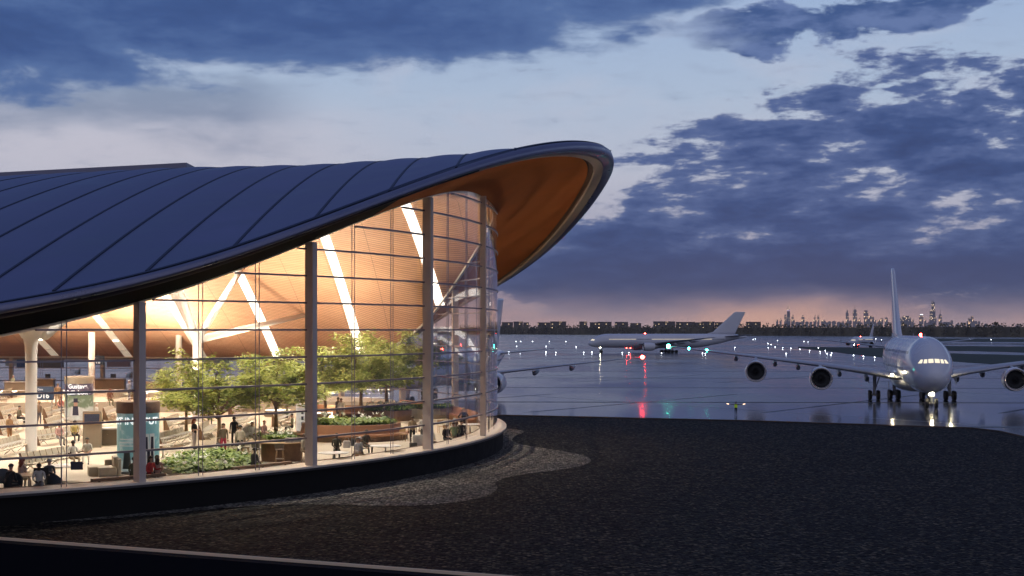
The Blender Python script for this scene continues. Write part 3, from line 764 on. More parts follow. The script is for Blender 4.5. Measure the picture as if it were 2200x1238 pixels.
    b = MB(); b.loft([[(-(s), sg_*w, z) for sg_ in (1,) for s, w, z in ()] or ring_x for ring_x in T['belly']()]); b.build('belly_fairing', M['plane'], r, True)
    # landing gear
    def wheel(b, x, y, rad, w): b.loft([[(x+rad*q*cos(2*pi*k/18), y+w*o_, rad+rad*q*sin(2*pi*k/18)) for k in range(18)] for q, o_ in ((.55, -.5), (.9, -.5), (1, -.3), (1, .3), (.9, .5), (.55, .5))])
    for s, y, pairs, ztop in T['gear']:
        b = MB(); b.tube([(-s, y, T['wr']), (-s, y*.98, ztop)], [.22, .34], 10); b.tube([(-s, y, T['wr']+.4), (-s-1.6, y*.8, ztop)], .09, 6)
        xs_ = [(i-(pairs-1)/2)*1.75 for i in range(pairs)]
        b.tube([(-s-xs_[0], y, T['wr']), (-s-xs_[-1]-.01, y, T['wr'])], .15, 8)
        for x_ in xs_: b.tube([(-s-x_, y-.6, T['wr']), (-s-x_, y+.6, T['wr'])], .11, 8)
        gr = b.build('gear_leg', M['strut'], r)
        for x_ in xs_:
            for o_ in (-.68, .68):
                b = MB(); wheel(b, -s-x_, y+o_, T['wr'], .5); w = b.build('wheel', M['tyre'], gr, 40)
        b = MB(); b.box((-s+.3, y+(.95 if y >= 0 else -.95)*(1 if pairs > 1 else .0), (T['wr']*2+ztop)/2+.25), (1.6 if pairs > 1 else .08, .06 if pairs > 1 else .9, 1.1)); b.build('gear_door', M['plane'], gr)
    def lamp(nm, p, rad, m_):
        b = MB(); b.ball(p, rad, 10, 6); b.build(nm, m_, r, True)
    for nm, p, rad, key in T['lamps']: lamp(nm, p, rad, M[key])
    b = MB()
    for s in (14, 22, 31): 
        zt = cr(B, s)[2]; b.box((-s, 0, zt+.2), (.5, .05, .45), 0, .5)
    b.build('antenna', M['plane_grey'], r)
    return r
def belly(s0, s1, hw, z0, z1):
    def f_():
        o = []
        for i in range(13):
            t = i/12; k = sin(pi*min(1, max(0.02, t)))**.5; s = s0+(s1-s0)*t; zc = (z0+z1)/2
            o.append([(-s, hw*k*cos(2*pi*j/24), zc+(z1-z0)/2*k*sin(2*pi*j/24)*.98) for j in range(24)])
        return o
    return f_
JUMBO = dict(
    body=[(0, .03, 4.75, 4.85, 0), (.12, .55, 4.2, 5.4, .0), (.5, 1.15, 3.72, 6.0, 0), (1.2, 1.75, 3.2, 6.75, .02), (2.4, 2.42, 2.75, 7.9, .06), (4, 2.95, 2.45, 9.2, .15), (6, 3.3, 2.3, 10.2, .25), (9, 3.55, 2.2, 10.85, .3), (13, 3.6, 2.15, 11.0, .3), (30, 3.6, 2.15, 11.0, .3), (44, 3.6, 2.15, 11.0, .3), (52, 3.35, 3.0, 10.95, .25), (60, 2.5, 5.0, 10.6, .1), (66, 1.5, 6.8, 10.1, 0), (71, .6, 8.2, 9.6, 0), (72.7, .12, 8.7, 9.1, 0)],
    cockpit=[[(-2.25, 6.95), (-1.72, 6.98), (-1.55, 7.52), (-1.82, 7.52)], [(-1.52, 6.99), (-1.02, 7.02), (-.96, 7.58), (-1.36, 7.56)], [(-.84, 7.05), (-.10, 7.08), (-.10, 7.66), (-.80, 7.62)],
             [(.10, 7.08), (.84, 7.05), (.80, 7.62), (.10, 7.66)], [(1.02, 7.02), (1.52, 6.99), (1.36, 7.56), (.96, 7.58)], [(1.72, 6.98), (2.25, 6.95), (1.82, 7.52), (1.55, 7.52)]],
    rows=[(5.9, 12, 60, False), (8.5, 9, 56, False)],
    doors=[(8.5, 5.6, 1.1, 2.0), (19, 5.6, 1.1, 2.0), (42, 5.6, 1.1, 2.0), (17, 8.3, 1.0, 1.8), (33, 8.3, 1.0, 1.8)],
    wing=[(2.6, 18.5, 37.5, 4.0, 3.0), (8, 24.0, 38.0, 4.9, 2.5), (15.9, 30.0, 40.5, 5.95, 1.8), (26, 37.2, 45.4, 7.1, 1.25), (36, 43.2, 49.2, 8.2, .85), (42.2, 47.4, 51.8, 8.85, .5), (42.8, 48.4, 51.8, 8.9, .15)],
    fairings=(7.5, 12, 19, 23, 30), stab=[(1.2, 58.8, 69.5, 8.6, .9), (8, 63.6, 71.0, 9.4, .6), (15.2, 68.8, 72.6, 10.2, .3)],
    engines=[(15.6, 24.2, 3.85, 1.86, 4.6), (26.4, 32.4, 4.75, 1.80, 4.4)],
    fin=[(10.2, 51.5, 69.5, 1.9), (11.5, 55.5, 69.6, 1.5), (17.5, 61.3, 71.2, 1.1), (23.3, 66.6, 72.8, .75), (24.1, 68.2, 73.0, .45)],
    belly=belly(15, 42, 4.1, 1.55, 6.4), wr=.80,
    gear=[(5.2, 0, 1, 2.9), (33.5, -6.3, 2, 4.6), (33.5, 6.3, 2, 4.6), (36.5, -2.7, 3, 2.8), (36.5, 2.7, 3, 2.8)],
    lamps=[('beacon_lamp', (-20, 0, 11.25), .20, 'red_lamp'), ('landing_lamp', (-18.9, -4.6, 4.7), .2, 'land_lamp'), ('landing_lamp', (-18.9, 4.6, 4.7), .2, 'land_lamp'), ('nose_lamp', (-4.6, 0, 2.5), .24, 'land_lamp'),
           ('wingtip_lamp', (-48.0, -42.5, 8.95), .38, 'green_lamp'), ('wing_lamp', (-45.6, -38.6, 8.55), .24, 'green_lamp'), ('wing_lamp', (-43.2, -35.2, 8.25), .24, 'green_lamp'), ('wingtip_lamp', (-48.0, 42.5, 8.95), .3, 'red_lamp')])
TWIN = dict(
    body=[(0, .03, 4.15, 4.25, 0), (.15, .5, 3.75, 4.7, 0), (.7, 1.1, 3.25, 5.3, 0), (1.6, 1.7, 2.9, 5.95, .03), (3, 2.3, 2.6, 6.9, .06), (5, 2.8, 2.45, 7.9, .08), (7.5, 3.05, 2.35, 8.45, .05), (10.5, 3.1, 2.3, 8.5, 0), (30, 3.1, 2.3, 8.5, 0), (50, 3.1, 2.3, 8.5, 0), (58, 2.6, 3.6, 8.5, 0), (66, 1.5, 5.4, 8.2, 0), (71.5, .6, 6.6, 7.7, 0), (73.6, .12, 7.0, 7.5, 0)],
    cockpit=[[(-1.75, 5.55), (-1.25, 5.6), (-1.1, 6.1), (-1.5, 6.1)], [(-1.1, 5.6), (-.1, 5.62), (-.1, 6.2), (-.95, 6.14)], [(.1, 5.62), (1.1, 5.6), (.95, 6.14), (.1, 6.2)], [(1.25, 5.6), (1.75, 5.55), (1.5, 6.1), (1.1, 6.1)]],
    rows=[(6.1, 9, 62, True)], doors=[(6.8, 5.7, 1.1, 1.95), (18.5, 5.7, 1.1, 1.95), (50, 5.7, 1.1, 1.95), (63, 6.3, .9, 1.7)],
    wing=[(2.2, 22.0, 36.0, 3.7, 1.9), (9.6, 28.2, 37.4, 4.5, 1.2), (20, 36.6, 43.2, 5.7, .7), (30, 44.6, 47.6, 6.8, .35), (32.4, 47.2, 48.8, 7.1, .1)],
    fairings=(8, 14, 20), stab=[(.9, 61.5, 69.5, 7.2, .7), (10.8, 69.3, 73.0, 8.2, .25)],
    engines=[(9.7, 22.6, 2.85, 1.72, 5.0)],
    fin=[(8.2, 53.5, 67.8, .6), (9.4, 57.5, 68.2, .55), (18.0, 67.2, 72.6, .28), (18.4, 68, 72.7, .2)],
    belly=belly(21, 41, 3.35, 2.0, 4.6), wr=.66,
    gear=[(5.9, 0, 1, 2.7), (37.0, -5.5, 3, 3.8), (37.0, 5.5, 3, 3.8)],
    lamps=[('beacon_lamp', (-26, 0, 8.7), .20, 'red_lamp'), ('belly_beacon', (-17.5, 0, 2.2), .15, 'red_lamp'), ('belly_beacon', (-19.3, 0, 2.2), .15, 'red_lamp'), ('nose_lamp', (-5.4, 0, 2.3), .16, 'land_lamp')])
def ang(fx, fy): return atan2(fy, fx)
f1 = Vector((-.168, -.986))
airplane('jumbo_airliner', 'white double deck four engined airliner taxiing nose on with landing lamps lit', (63.0, 214.6, 0), ang(*f1), JUMBO)
f2 = Vector((-.985, -.17))
airplane('twin_jet', 'white twin engined airliner seen side on with lit cabin windows, crossing behind the lamps', (39.5, 748, 0), ang(*f2), TWIN, 1.17)
airplane('parked_jet', 'white twin engined airliner parked half hidden behind the glass end of the terminal', (-18.0, 226, 0), ang(-.224, -.975), {**TWIN, 'lamps': [('beacon_lamp', (-26, 0, 8.7), .2, 'red_lamp'), ('wingtip_lamp', (-47, 32.2, 7.0), .34, 'red_lamp')], 'rows': [(6.1, 9, 62, False)]})
airplane('distant_jet', 'small far airliner taxiing towards us beyond the rows of white airfield lamps', (232.5, 985, 0), ang(-.46, -.89), TWIN, .86)

# ------------------------------------------------------------------ airfield lamps
def airlamp():
    r = thing('airfield_lamp', 'white airfield lamp glowing on a short post on the wet apron', 'airfield lamp', (0, 0, 0), 0, 'white lamps dotted over the apron')
    b = MB(); b.lathe([(.22, 0), (.22, .05), (.06, .09), (.06, .55), (.16, .6)], 10); b.build('post', M['dark'], r)
    b = MB(); b.ball((0, 0, .80), .22, 12, 8); b.build('lamp_globe', M['taxi_lamp'], r, True); return r
L0 = airlamp(); used = False
pts = [(1050+x/3.385, 640+y/3.385) for x, y in ((198, 318), (233, 318), (318, 318), (440, 318), (560, 318), (203, 353), (417, 353), (636, 356), (147, 397), (229, 394), (416, 397), (487, 401), (691, 400), (750, 398), (972, 401), (1019, 401), (1256, 406), (1555, 406), (1576, 408), (1790, 363), (2163, 408))]
pts += [(1560+x/3.258, 560+y/3.258+1) for x, y in ((60, 608), (293, 577), (315, 585), (360, 557), (295, 608), (343, 602), (396, 608), (453, 613), (516, 620), (584, 630), (646, 610), (658, 636), (694, 628), (706, 652), (738, 647), (733, 660), (420, 652), (892, 664), (961, 671), (1040, 679), (1028, 575), (950, 545), (1048, 545), (1088, 552), (1708, 547), (1855, 551), (545, 563), (573, 567), (190, 548), (205, 546))]
for i, (px, py) in enumerate(pts):
    p = on(px, py+1.5, EYE)
    o = L0 if i == 0 else dup(L0)
    o.location = (p.x, p.y, 0); k = max(.7, p.y/1500); o.scale = (k, k, k)
# ------------------------------------------------------------------ wood behind the airfield
def wood_line():
    rr = random.Random(3); b = MB()
    A = Vector((-1600, 5600)); pts_ = [(-1500, 4700), (-60, 4050), (480, 3150), (850, 2400), (1500, 2250)]
    for (x0, y0), (x1, y1) in zip(pts_, pts_[1:]):
        L = sqrt((x1-x0)**2+(y1-y0)**2); n = int(L/6)
        for i in range(n):
            t = (i+rr.random())/n; dp = rr.uniform(-10, 45); X = x0+(x1-x0)*t; Y = y0+(y1-y0)*t+dp
            if X/Y < -.05 and i % 3: continue
            hgt = (25+2*min(1, max(0, (Y-2300)/1700)))*rr.uniform(.74, 1.0); cw = rr.uniform(5, 9)
            for k in range(20):
                a = rr.uniform(0, 2*pi); q = rr.random()**.5; zz = rr.uniform(.08, 1.0)
                w = cw*sqrt(max(.05, 1-(2*zz-1)**2*.8)); cx_, cy_, cz = X+w*q*cos(a), Y+w*q*sin(a), zz*hgt
                s_ = rr.uniform(1.1, 2.3); n1_, n2_ = rr.uniform(0, 2*pi), rr.uniform(-.9, .9)
                ux = Vector((cos(n1_), sin(n1_), rr.uniform(-.3, .3)))*s_; uz = Vector((-sin(n1_)*n2_, cos(n1_)*n2_, 1))*s_*.8
                c0 = Vector((cx_, cy_, cz))
                b.face([b.vert(c0+ux*p_+uz*q_) for p_, q_ in ((-1, -.4), (.1, -1), (1, .2), (.2, 1), (-.8, .7))])
        # dark undergrowth so that the foot of the wood is closed
        b.loft([[(x0, y0+12, 0), (x0, y0+14, 17), (x0, y0+30, 17), (x0, y0+30, 0)], [(x1, y1+12, 0), (x1, y1+14, 17), (x1, y1+30, 17), (x1, y1+30, 0)]])
    o = b.build('wood', mat('far_wood', (.17, .14, .085), .9, var=.5, vscale=.03)); o['kind'] = 'stuff'; o['label'] = 'dark belt of trees along the far edge of the airfield'; return o
wood_line()
# ------------------------------------------------------------------ flat blocks behind the wood
blk = [(68, 160, 50), (165, 240, 45), (244, 288, 52), (362, 463, 52), (466, 592, 44), (703, 762, 45), (790, 850, 51), (853, 962, 47), (995, 1095, 48), (1120, 1202, 58), (1310, 1478, 44), (1495, 1638, 48), (1643, 1700, 52), (1705, 1798, 45), (1815, 1925, 50), (2070, 2175, 47)]
desc = ['far left flat block beside the parked tail fin', 'second flat block from the left, a little taller than its neighbours', 'small low flat block at the right end of the first cluster', 'long lower block joined on its right to a taller one', 'long taller block right of the lower joined one', 'narrow lone flat block above the wood', 'short low block attached to a longer one behind the nose of the side-on airliner', 'long block just right of the short low one', 'lone block above the front cabin of the side-on airliner', 'lowest block, hardly above the treetops', 'longest flat block with rooftop machinery', 'long block right of the one with rooftop machinery', 'small notch block between two longer ones', 'tall short block near the tail of the side-on airliner', 'block just left of the side-on tail fin', 'block just right of the side-on tail fin']
for (x0, x1, yt), de in zip(blk, desc):
    Y = 4500; a0 = at(1060+x0/3.793, 700, Y); a1 = at(1060+x1/3.793, 700, Y); zt = EYE-(680+yt/3.793-709)/F*Y
    r = thing('flat_roofed_block', 'dark '+de, 'building', ((a0.x+a1.x)/2, Y, 0), 0, 'flat dark blocks behind the wood'); w = a1.x-a0.x
    b = MB(); b.box((0, 10, zt/2), (w, 40, zt)); b.build('wall', M['block'], r)
    b = MB(); b.box((0, 10, zt+.6), (w+1.5, 41.5, 1.2)); rf = b.build('roof', M['dark'], r)
    if w > 110:
        b = MB(); b.box((w*.1, 10, zt+2.8), (w*.35, 12, 3.2)); b.build('rooftop_plant', M['dark'], rf)
# ------------------------------------------------------------------ city skyline
def tower(x, w, yt, kind, i):
    Y = 20000.0; px = 1600+x/3.667; c = at(px, 700, Y); W_ = w/3.667/F*Y; top = EYE-(620+yt/3.667-709)/F*Y
    lab = {'taper': 'dark tapering city tower with two tall antennas', 'step': 'tallest stepped dark city tower with twin antennas', 'spire': 'slim city tower ending in a long spire'}.get(kind)
    r = thing('city_tower', lab or 'distant city tower with scattered lit windows', 'tower', (c.x, Y, 0), 0, 'towers of the far city skyline')
    D = max(30, W_*.8); m_ = M['tower2'] if kind in ('taper', 'step', 'dark') else M['tower']
    b = MB()
    if kind == 'taper':
        b.loft([[(-W_/2*k, -D/2*k, z), (W_/2*k, -D/2*k, z), (W_/2*k, D/2*k, z), (-W_/2*k, D/2*k, z)] for k, z in ((1.05, 0), (.66, top))])
    elif kind == 'step':
        b.box((0, 0, top*.25), (W_, D, top*.5)); b.box((-W_*.05, 0, top*.61), (W_*.8, D*.8, top*.22)); b.box((W_*.04, 0, top*.86), (W_*.46, D*.5, top*.28))
    elif kind == 'dome':
        b.box((0, 0, top*.42), (W_, D, top*.84)); b.ball((0, 0, top*.78), W_*.46, 12, 6, (1, .8, .9))
    elif kind == 'pyr':
        b.box((0, 0, top*.42), (W_, D, top*.84)); b.box((0, 0, top*.92), (W_*.8, D*.8, top*.16), 0, .15)
    elif kind in ('wide', 'steps'):
        b.box((0, 0, top*.33), (W_, D, top*.66)); b.box((-W_*.12, 0, top*.76), (W_*.55, D*.7, top*.2)); b.box((0, 0, top*.93), (W_*.25, D*.4, top*.14))
    else:
        b.box((0, 0, top*.46), (W_, D, top*.92)); b.box((0, 0, top*.96), (W_*.72, D*.7, top*.08))
    b.build('tower_body', m_, r)
    if kind in ('taper', 'step', 'spire'):
        for o_ in ((-.14, .14) if kind != 'spire' else (0,)):
            b = MB(); hh = {'taper': 80, 'step': 42, 'spire': 70}[kind]*(1 if o_ <= 0 else .82); b.tube([(W_*o_, 0, top-1), (W_*o_, 0, top+hh*.5), (W_*o_, 0, top+hh)], [5, 3.4, 2], 6); b.build('antenna', M['tower2'] if kind != 'spire' else M['tower'], r)
    if kind == 'cap':
        b = MB(); b.box((0, -D/2-1, top+4), (W_*.8, 6, 10)); b.build('lit_crown', emitter('crown_lamp', (.9, .92, 1), 4), r)
    if kind == 'taper':
        b = MB(); b.box((0, -2, top-4), (W_*.7, D*.7, 5)); b.build('lit_crown', emitter('violet_crown', (.6, .5, 1), 1.6), r)
tw = [(255, 14, 243, ''), (283, 14, 232, 'pyr'), (320, 16, 205, ''), (345, 30, 172, 'taper'), (380, 26, 205, 'steps'), (410, 22, 252, 'dome'), (458, 22, 208, 'pyr'), (490, 24, 250, 'dome'), (520, 20, 262, ''), (553, 22, 212, 'steps'), (579, 15, 213, ''), (620, 32, 240, 'dome'), (668, 24, 258, ''), (703, 28, 246, 'dome'), (742, 30, 262, ''), (775, 40, 256, 'wide'), (808, 20, 166, 'pyr'), (832, 20, 252, ''), (868, 28, 166, 'spire'), (905, 40, 234, 'wide'), (955, 32, 172, ''), (992, 44, 216, ''), (1030, 26, 242, 'wide'), (1058, 20, 248, ''), (1078, 22, 234, ''), (1115, 22, 228, ''), (1215, 40, 228, 'dark'), (1272, 62, 216, 'dark'), (1325, 32, 242, 'wide'), (1390, 28, 208, 'cap'), (1425, 22, 238, 'wide'), (1482, 46, 108, 'step'), (1540, 22, 205, 'spire'), (1590, 60, 264, 'dark'), (1630, 18, 250, ''), (1680, 40, 272, 'wide'), (1730, 26, 268, ''), (1790, 66, 218, 'steps'), (1845, 16, 258, ''), (1900, 18, 272, 'pyr'), (1960, 50, 284, 'wide'), (2010, 40, 288, ''), (2080, 50, 296, 'wide'), (2150, 40, 282, 'wide'), (1560, 30, 268, ''), (1450, 40, 262, 'wide'), (1165, 40, 255, 'wide'), (650, 30, 266, ''), (430, 28, 264, '')]
for i, t_ in enumerate(tw): tower(*t_, i)
# thin evening haze over the whole airfield
b = MB(); b.box((0, 11500, 349), (56000, 29000, 700)); hz = b.build('haze', None); hz['kind'] = 'stuff'; hz['label'] = 'thin evening haze over the airfield'
hm = bpy.data.materials.new('haze'); hm.use_nodes = True; q = NG(hm.node_tree); q.n.remove(q.n['Principled BSDF'])
pv = q.node('ShaderNodeVolumePrincipled'); pv.inputs['Density'].default_value = 3.4e-5; pv.inputs['Color'].default_value = (.95, .88, .86, 1)
q.put(q.n['Material Output'].inputs[1], pv.outputs[0]); hz.data.materials.clear(); hz.data.materials.append(hm)
# ================================================================== furniture of the hall
def fl(px, py, h=7.0, keep=1.35):
    p = on(px, py, h); k = 1.0
    while sqrt((p.x*k-CX)**2+(p.y*k-CY)**2) > RG-keep and k < 1.5: k += .002      # stay inside the glass
    return (p.x*k, p.y*k)
def rbox(b, c, size, bev=.05):
    """box with its upright edges rounded and a softened top"""
    hx, hy, hz = size[0]/2, size[1]/2, size[2]/2; bev = min(bev, hx*.9, hy*.9); ring_ = []
    def q(k):
        r = bev; o = []
        for cx_, cy_, a0 in ((hx-r, hy-r, 0), (-hx+r, hy-r, pi/2), (-hx+r, -hy+r, pi), (hx-r, -hy+r, 3*pi/2)):
            for i in range(4): a = a0+pi/2*i/3; o.append((c[0]+(cx_+r*cos(a))*k, c[1]+(cy_+r*sin(a))*k))
        return o
    b.loft([[(x, y, c[2]+z) for x, y in q(k)] for k, z in ((1, -hz), (1, hz-bev*.5), (1-bev*.3/max(hx, hy), hz-bev*.12), (1-bev/max(hx, hy), hz))])
# ---- beam seating: n seats in a row facing -y
def make_row(n):
    r = thing('beam_seat', 'beige beam seating', 'seating', (0, 0, 0), 0, 'rows of beige beam seating')
    pitch = .62
    for i in range(n):
        x = (i-(n-1)/2)*pitch
        b = MB(); b.loft([[(x-.27, y, z), (x+.27, y, z), (x+.27, y, z-.06), (x-.27, y, z-.06)] for y, z in ((-.30, .45), (-.26, .47), (.10, .42), (.22, .42))]); b.build('seat', M['beige'], r)
        b = MB(); b.loft([[(x-.27, y, z), (x+.27, y, z), (x+.27, y+.05, z+.01), (x-.27, y+.05, z+.01)] for y, z in ((.20, .42), (.26, .62), (.36, .93), (.37, .95))]); b.build('backrest', M['beige'], r)
    for i in range(n+1):
        x = (i-n/2)*pitch
        b = MB(); b.loft([[(x-.025, y, z), (x+.025, y, z), (x+.025, y, z+.05), (x-.025, y, z+.05)] for y, z in ((-.26, .64), (.05, .64), (.26, .60))]); b.tube([(x, .02, .62), (x, .08, .40)], .02, 6); b.build('armrest', M['white'], r)
    b = MB(); b.box((0, .02, .36), (n*pitch+.1, .09, .07)); b.build('beam', M['chrome'], r)
    for x in ([-(n*pitch)/2+.3, (n*pitch)/2-.3] if n < 5 else [-(n*pitch)/2+.3, 0, (n*pitch)/2-.3]):
        b = MB(); b.tube([(x, -.34, .02), (x, -.02, .34), (x, .36, .02)], [.022, .035, .022], 8); b.build('leg', M['chrome'], r)
    b = MB(); x = -(n*pitch)/2-.06; b.loft([[(x, -.02, .05), (x, .42, .05), (x, .42, .95), (x, .34, .97)], [(x+.03, -.02, .05), (x+.03, .42, .05), (x+.03, .42, .95), (x+.03, .34, .97)]]); b.build('end_panel', M['walnut'], r)
    return r
RP = {}
def row(p0, p1, label, h=7.0, flip=False):
    a = Vector(fl(*p0, h)); b_ = Vector(fl(*p1, h)); dd = b_-a; n = max(3, min(9, int(dd.length/.66)))
    c_ = (a+b_)/2; r_ = atan2(dd.y, dd.x)+(pi if flip else 0)
    if n not in RP: o = RP[n] = make_row(n)
    else: o = dup(RP[n])
    o.location = (c_.x, c_.y, EYE-h); o.rotation_euler = (0, 0, r_); o['label'] = label
    return o
TIER = 6.1
row((20, 1024), (205, 988), 'longest near row of beige beam seating where two men in pale shirts talk')
row((-14, 988), (58, 968), 'short row of beige beam seating behind the near row, left of the white column')
row((84, 960), (186, 944), 'row of beige beam seating where two men sit in front of the screen stand')
row((94, 908), (142, 892), 'row of beige beam seating under the blue gate sign')
row((222, 908), (262, 890), 'row of beige beam seating right of the framed poster kiosk')
row((-12, 908), (56, 888), 'row of beige beam seating by the white column where a person in a hat sits')
row((345, 968), (412, 948), 'empty row of beige beam seating just right of the blue poster kiosk')
row((428, 955), (470, 926), 'row of beige beam seating behind the tree column')
row((520, 960), (560, 942), 'row of beige beam seating behind the second tree where two people rest')
row((572, 928), (645, 900), 'long row of beige beam seating behind the trees where two readers sit')
row((60, 862), (116, 848), 'far row of beige beam seating on the raised level left of the framed poster kiosk', TIER, True)
row((236, 850), (300, 838), 'far pale backed row of beam seating on the raised level beside the steel column', TIER, True)
row((312, 840), (356, 830), 'farthest row of beam seating seen between the steel column and the tree', TIER, True)
row((206, 872), (300, 856), 'row of beam seating along the railing of the raised level', TIER, True)
row((-20, 868), (30, 852), 'far left row of beam seating beside the person in green', TIER, True)
row((140, 838), (180, 828), 'pale row of beam seating behind the framed poster kiosk', TIER, True)
row((268, 884), (330, 868), 'row of beam seating in front of the railing, behind the blue poster kiosk', 7.0)
row((430, 870), (500, 850), 'row of beam seating half hidden by the nearest tree crown', TIER, True)
row((530, 862), (610, 842), 'far row of beam seating behind the second tree crown', TIER, True)
row((0, 938), (52, 922), 'row of beige beam seating between the person in tan and the white column')
row((102, 932), (146, 916), 'row of beige beam seating directly behind the two men in pink and mustard')
row((356, 930), (402, 912), 'row of beige beam seating under the left side of the nearest tree crown')
row((432, 903), (474, 886), 'pale row of beam seating seen between the first two tree trunks')
row((486, 898), (540, 880), 'row of beam seating behind the person all in black')
row((505, 925), (548, 908), 'row of beam seating left of the second tree trunk, towards the back')
row((262, 930), (318, 914), 'row of beam seating behind the blue poster kiosk and the service counter')
# ---- raised level at the back with its railing
b = MB(); pts_ = [polar(t, RG-1.2) for t in range(33, 91, 3)]
b.loft([[(x, y, z) for x, y in [(XE+1, CY+RG-1.2)]+[q for q in pts_[::-1]]+[(-9.9, 122.5), (-26, 123.5), (-52, 119), (XE+1, 118)]] for z in (FLOOR, EYE-TIER)], True, False, True)
o = b.build('raised_floor', M['carpet']); o['kind'] = 'structure'
def railing(P0, P1, label, z, name='railing', hgt=1.0):
    r = thing(name, label, 'railing', (0, 0, 0)); a = Vector((*P0, z)); c_ = Vector((*P1, z)); n = max(2, int((c_-a).length/1.6)); U = Vector((0, 0, 1))
    b = MB(); b.tube([a+U*hgt, c_+U*hgt], .03, 6); b.build('top_rail', M['chrome'], r)
    for k in (.35, .68): b = MB(); b.tube([a+U*hgt*k, c_+U*hgt*k], .018, 5); b.build('mid_rail', M['chrome'], r)
    for i in range(n+1): b = MB(); p_ = a.lerp(c_, i/n); b.tube([p_, p_+U*hgt], .025, 6); b.build('post', M['chrome'], r)
railing((-52, 119.2), (-26.2, 123.6), 'long steel railing along the raised seating level', EYE-TIER)
railing((-26, 123.7), (-10.2, 122.7), 'steel railing of the raised level behind the trees', EYE-TIER)
# ---- people ------------------------------------------------------------------------------
SK = [mat('skin_%s' % k, c_, .5) for k, c_ in (('fair', (.55, .36, .27)), ('tan', (.36, .21, .14)), ('brown', (.16, .085, .05)), ('dark', (.07, .04, .026)))]
CL = {}
def cloth(c_):
    if c_ not in CL: CL[c_] = mat('cloth_%d' % len(CL), c_, .75, var=.12, vscale=5)
    return CL[c_]
HAIR = {k: mat('hair_'+k, c_, .55) for k, c_ in (('black', (.012, .01, .009)), ('brown', (.05, .026, .013)), ('red', (.22, .05, .02)), ('grey', (.38, .37, .36)), ('blond', (.34, .21, .09)), ('white', (.65, .63, .6)))}
POSE = {}
def V(*a): return Vector(a)
def make_body(pose):
    """one continuous body: skin modifier over a skeleton, person faces -y; materials: 0 skin 1 top 2 trousers 3 shoes"""
    sit = pose.startswith('sit'); hip = .54 if sit else .96
    P = {}; lean = {'sit_fwd': -.14, 'sit_lap': -.05, 'sit_talk': -.04, 'stool': -.06}.get(pose, 0); z0 = .74 if pose == 'stool' else hip
    if pose == 'stool': sit = True
    P['pel'] = V(0, 0, z0); P['wai'] = V(0, lean*.4, z0+.17); P['che'] = V(0, lean*.8, z0+.36); P['sho'] = V(0, lean, z0+.50); P['nec'] = V(0, lean-.01, z0+.57); P['hd1'] = V(0, lean-.02, z0+.64); P['hd2'] = V(0, lean-.035, z0+.72); P['hd3'] = V(0, lean-.02, z0+.80)
    rad = {'pel': .155, 'wai': .135, 'che': .15, 'sho': .105, 'nec': .055, 'hd1': .072, 'hd2': .098, 'hd3': .082}
    E_ = [('pel', 'wai', 1), ('wai', 'che', 1), ('che', 'sho', 1), ('sho', 'nec', 0), ('nec', 'hd1', 0), ('hd1', 'hd2', 0), ('hd2', 'hd3', 0)]
    hands = []
    for s, sx in (('l', 1), ('r', -1)):
        P['sh'+s] = V(.185*sx, lean, z0+.47); hd = P['sh'+s]
        if pose in ('stand', 'walk', 'back'):
            sw = .16*sx if pose == 'walk' else .02
            el, wr = hd+V(.05*sx, .03+sw*.6, -.28), hd+V(.05*sx, -.06+sw*1.3, -.53)
        elif pose == 'hips': el, wr = hd+V(.18*sx, .08, -.24), hd+V(.0*sx, -.06, -.42)
        elif pose in ('phone', 'sit_lap', 'sit_fwd', 'stool', 'sit_read'): el, wr = hd+V(.06*sx, -.02, -.28), hd+V(-.07*sx, -.24, -.26 if pose in ('phone', 'sit_read') else -.36)
        elif pose == 'sit_talk': el, wr = (hd+V(.05*sx, -.10, -.26), hd+V(.12*sx, -.36, -.20)) if sx > 0 else (hd+V(.08*sx, .0, -.28), hd+V(-.02*sx, -.24, -.36))
        elif pose == 'signal': el, wr = hd+V(.25*sx, -.02, -.02), hd+V(.50*sx, -.05, .02)
        P['el'+s], P['wr'+s] = el, wr
        E_ += [('sho', 'sh'+s, 1), ('sh'+s, 'el'+s, 1), ('el'+s, 'wr'+s, 4)]
        rad.update({'sh'+s: .068, 'el'+s: .046, 'wr'+s: .032})
        P['hp'+s] = V(.095*sx, 0, z0-.06)
        if sit:
            zk = z0-.06 if pose != 'stool' else z0-.14
            P['kn'+s] = V(.14*sx, -.44, zk); P['an'+s] = V(.13*sx, -.46+(.06*sx), zk-.40); P['to'+s] = P['an'+s]+V(.02*sx, -.17, -.045)
        else:
            st = {'walk': .17*sx}.get(pose, .02*sx)
            P['kn'+s] = V(.105*sx, -.03+st*.7-.02*(pose == 'walk'), .51); P['an'+s] = V(.11*sx, .03+st*1.5, .09+(.04 if pose == 'walk' and sx > 0 else 0)); P['to'+s] = P['an'+s]+V(.03*sx, -.17, -.045)
        E_ += [('pel', 'hp'+s, 2), ('hp'+s, 'kn'+s, 2), ('kn'+s, 'an'+s, 2), ('an'+s, 'to'+s, 3)]
        rad.update({'hp'+s: .10, 'kn'+s: .062, 'an'+s: .045, 'to'+s: .036})
        hands.append((P['el'+s], P['wr'+s], sx))
    names = list(P); me = bpy.data.meshes.new('sk'); me.from_pydata([P[k] for k in names], [(names.index(a), names.index(c_)) for a, c_, _ in E_], [])
    o = bpy.data.objects.new('sk', me); COL.objects.link(o); m_ = o.modifiers.new('s', 'SKIN'); m_.use_smooth_shade = True
    for i, k in enumerate(names):
        sv = me.skin_vertices[0].data[i]; r_ = rad[k]; sv.radius = (r_*(1.18 if k in ('pel', 'wai', 'che') else 1), r_*(.80 if k in ('pel', 'wai', 'che', 'sho') else 1)); sv.use_root = (k == 'pel')
    o.modifiers.new('u', 'SUBSURF').levels = 1
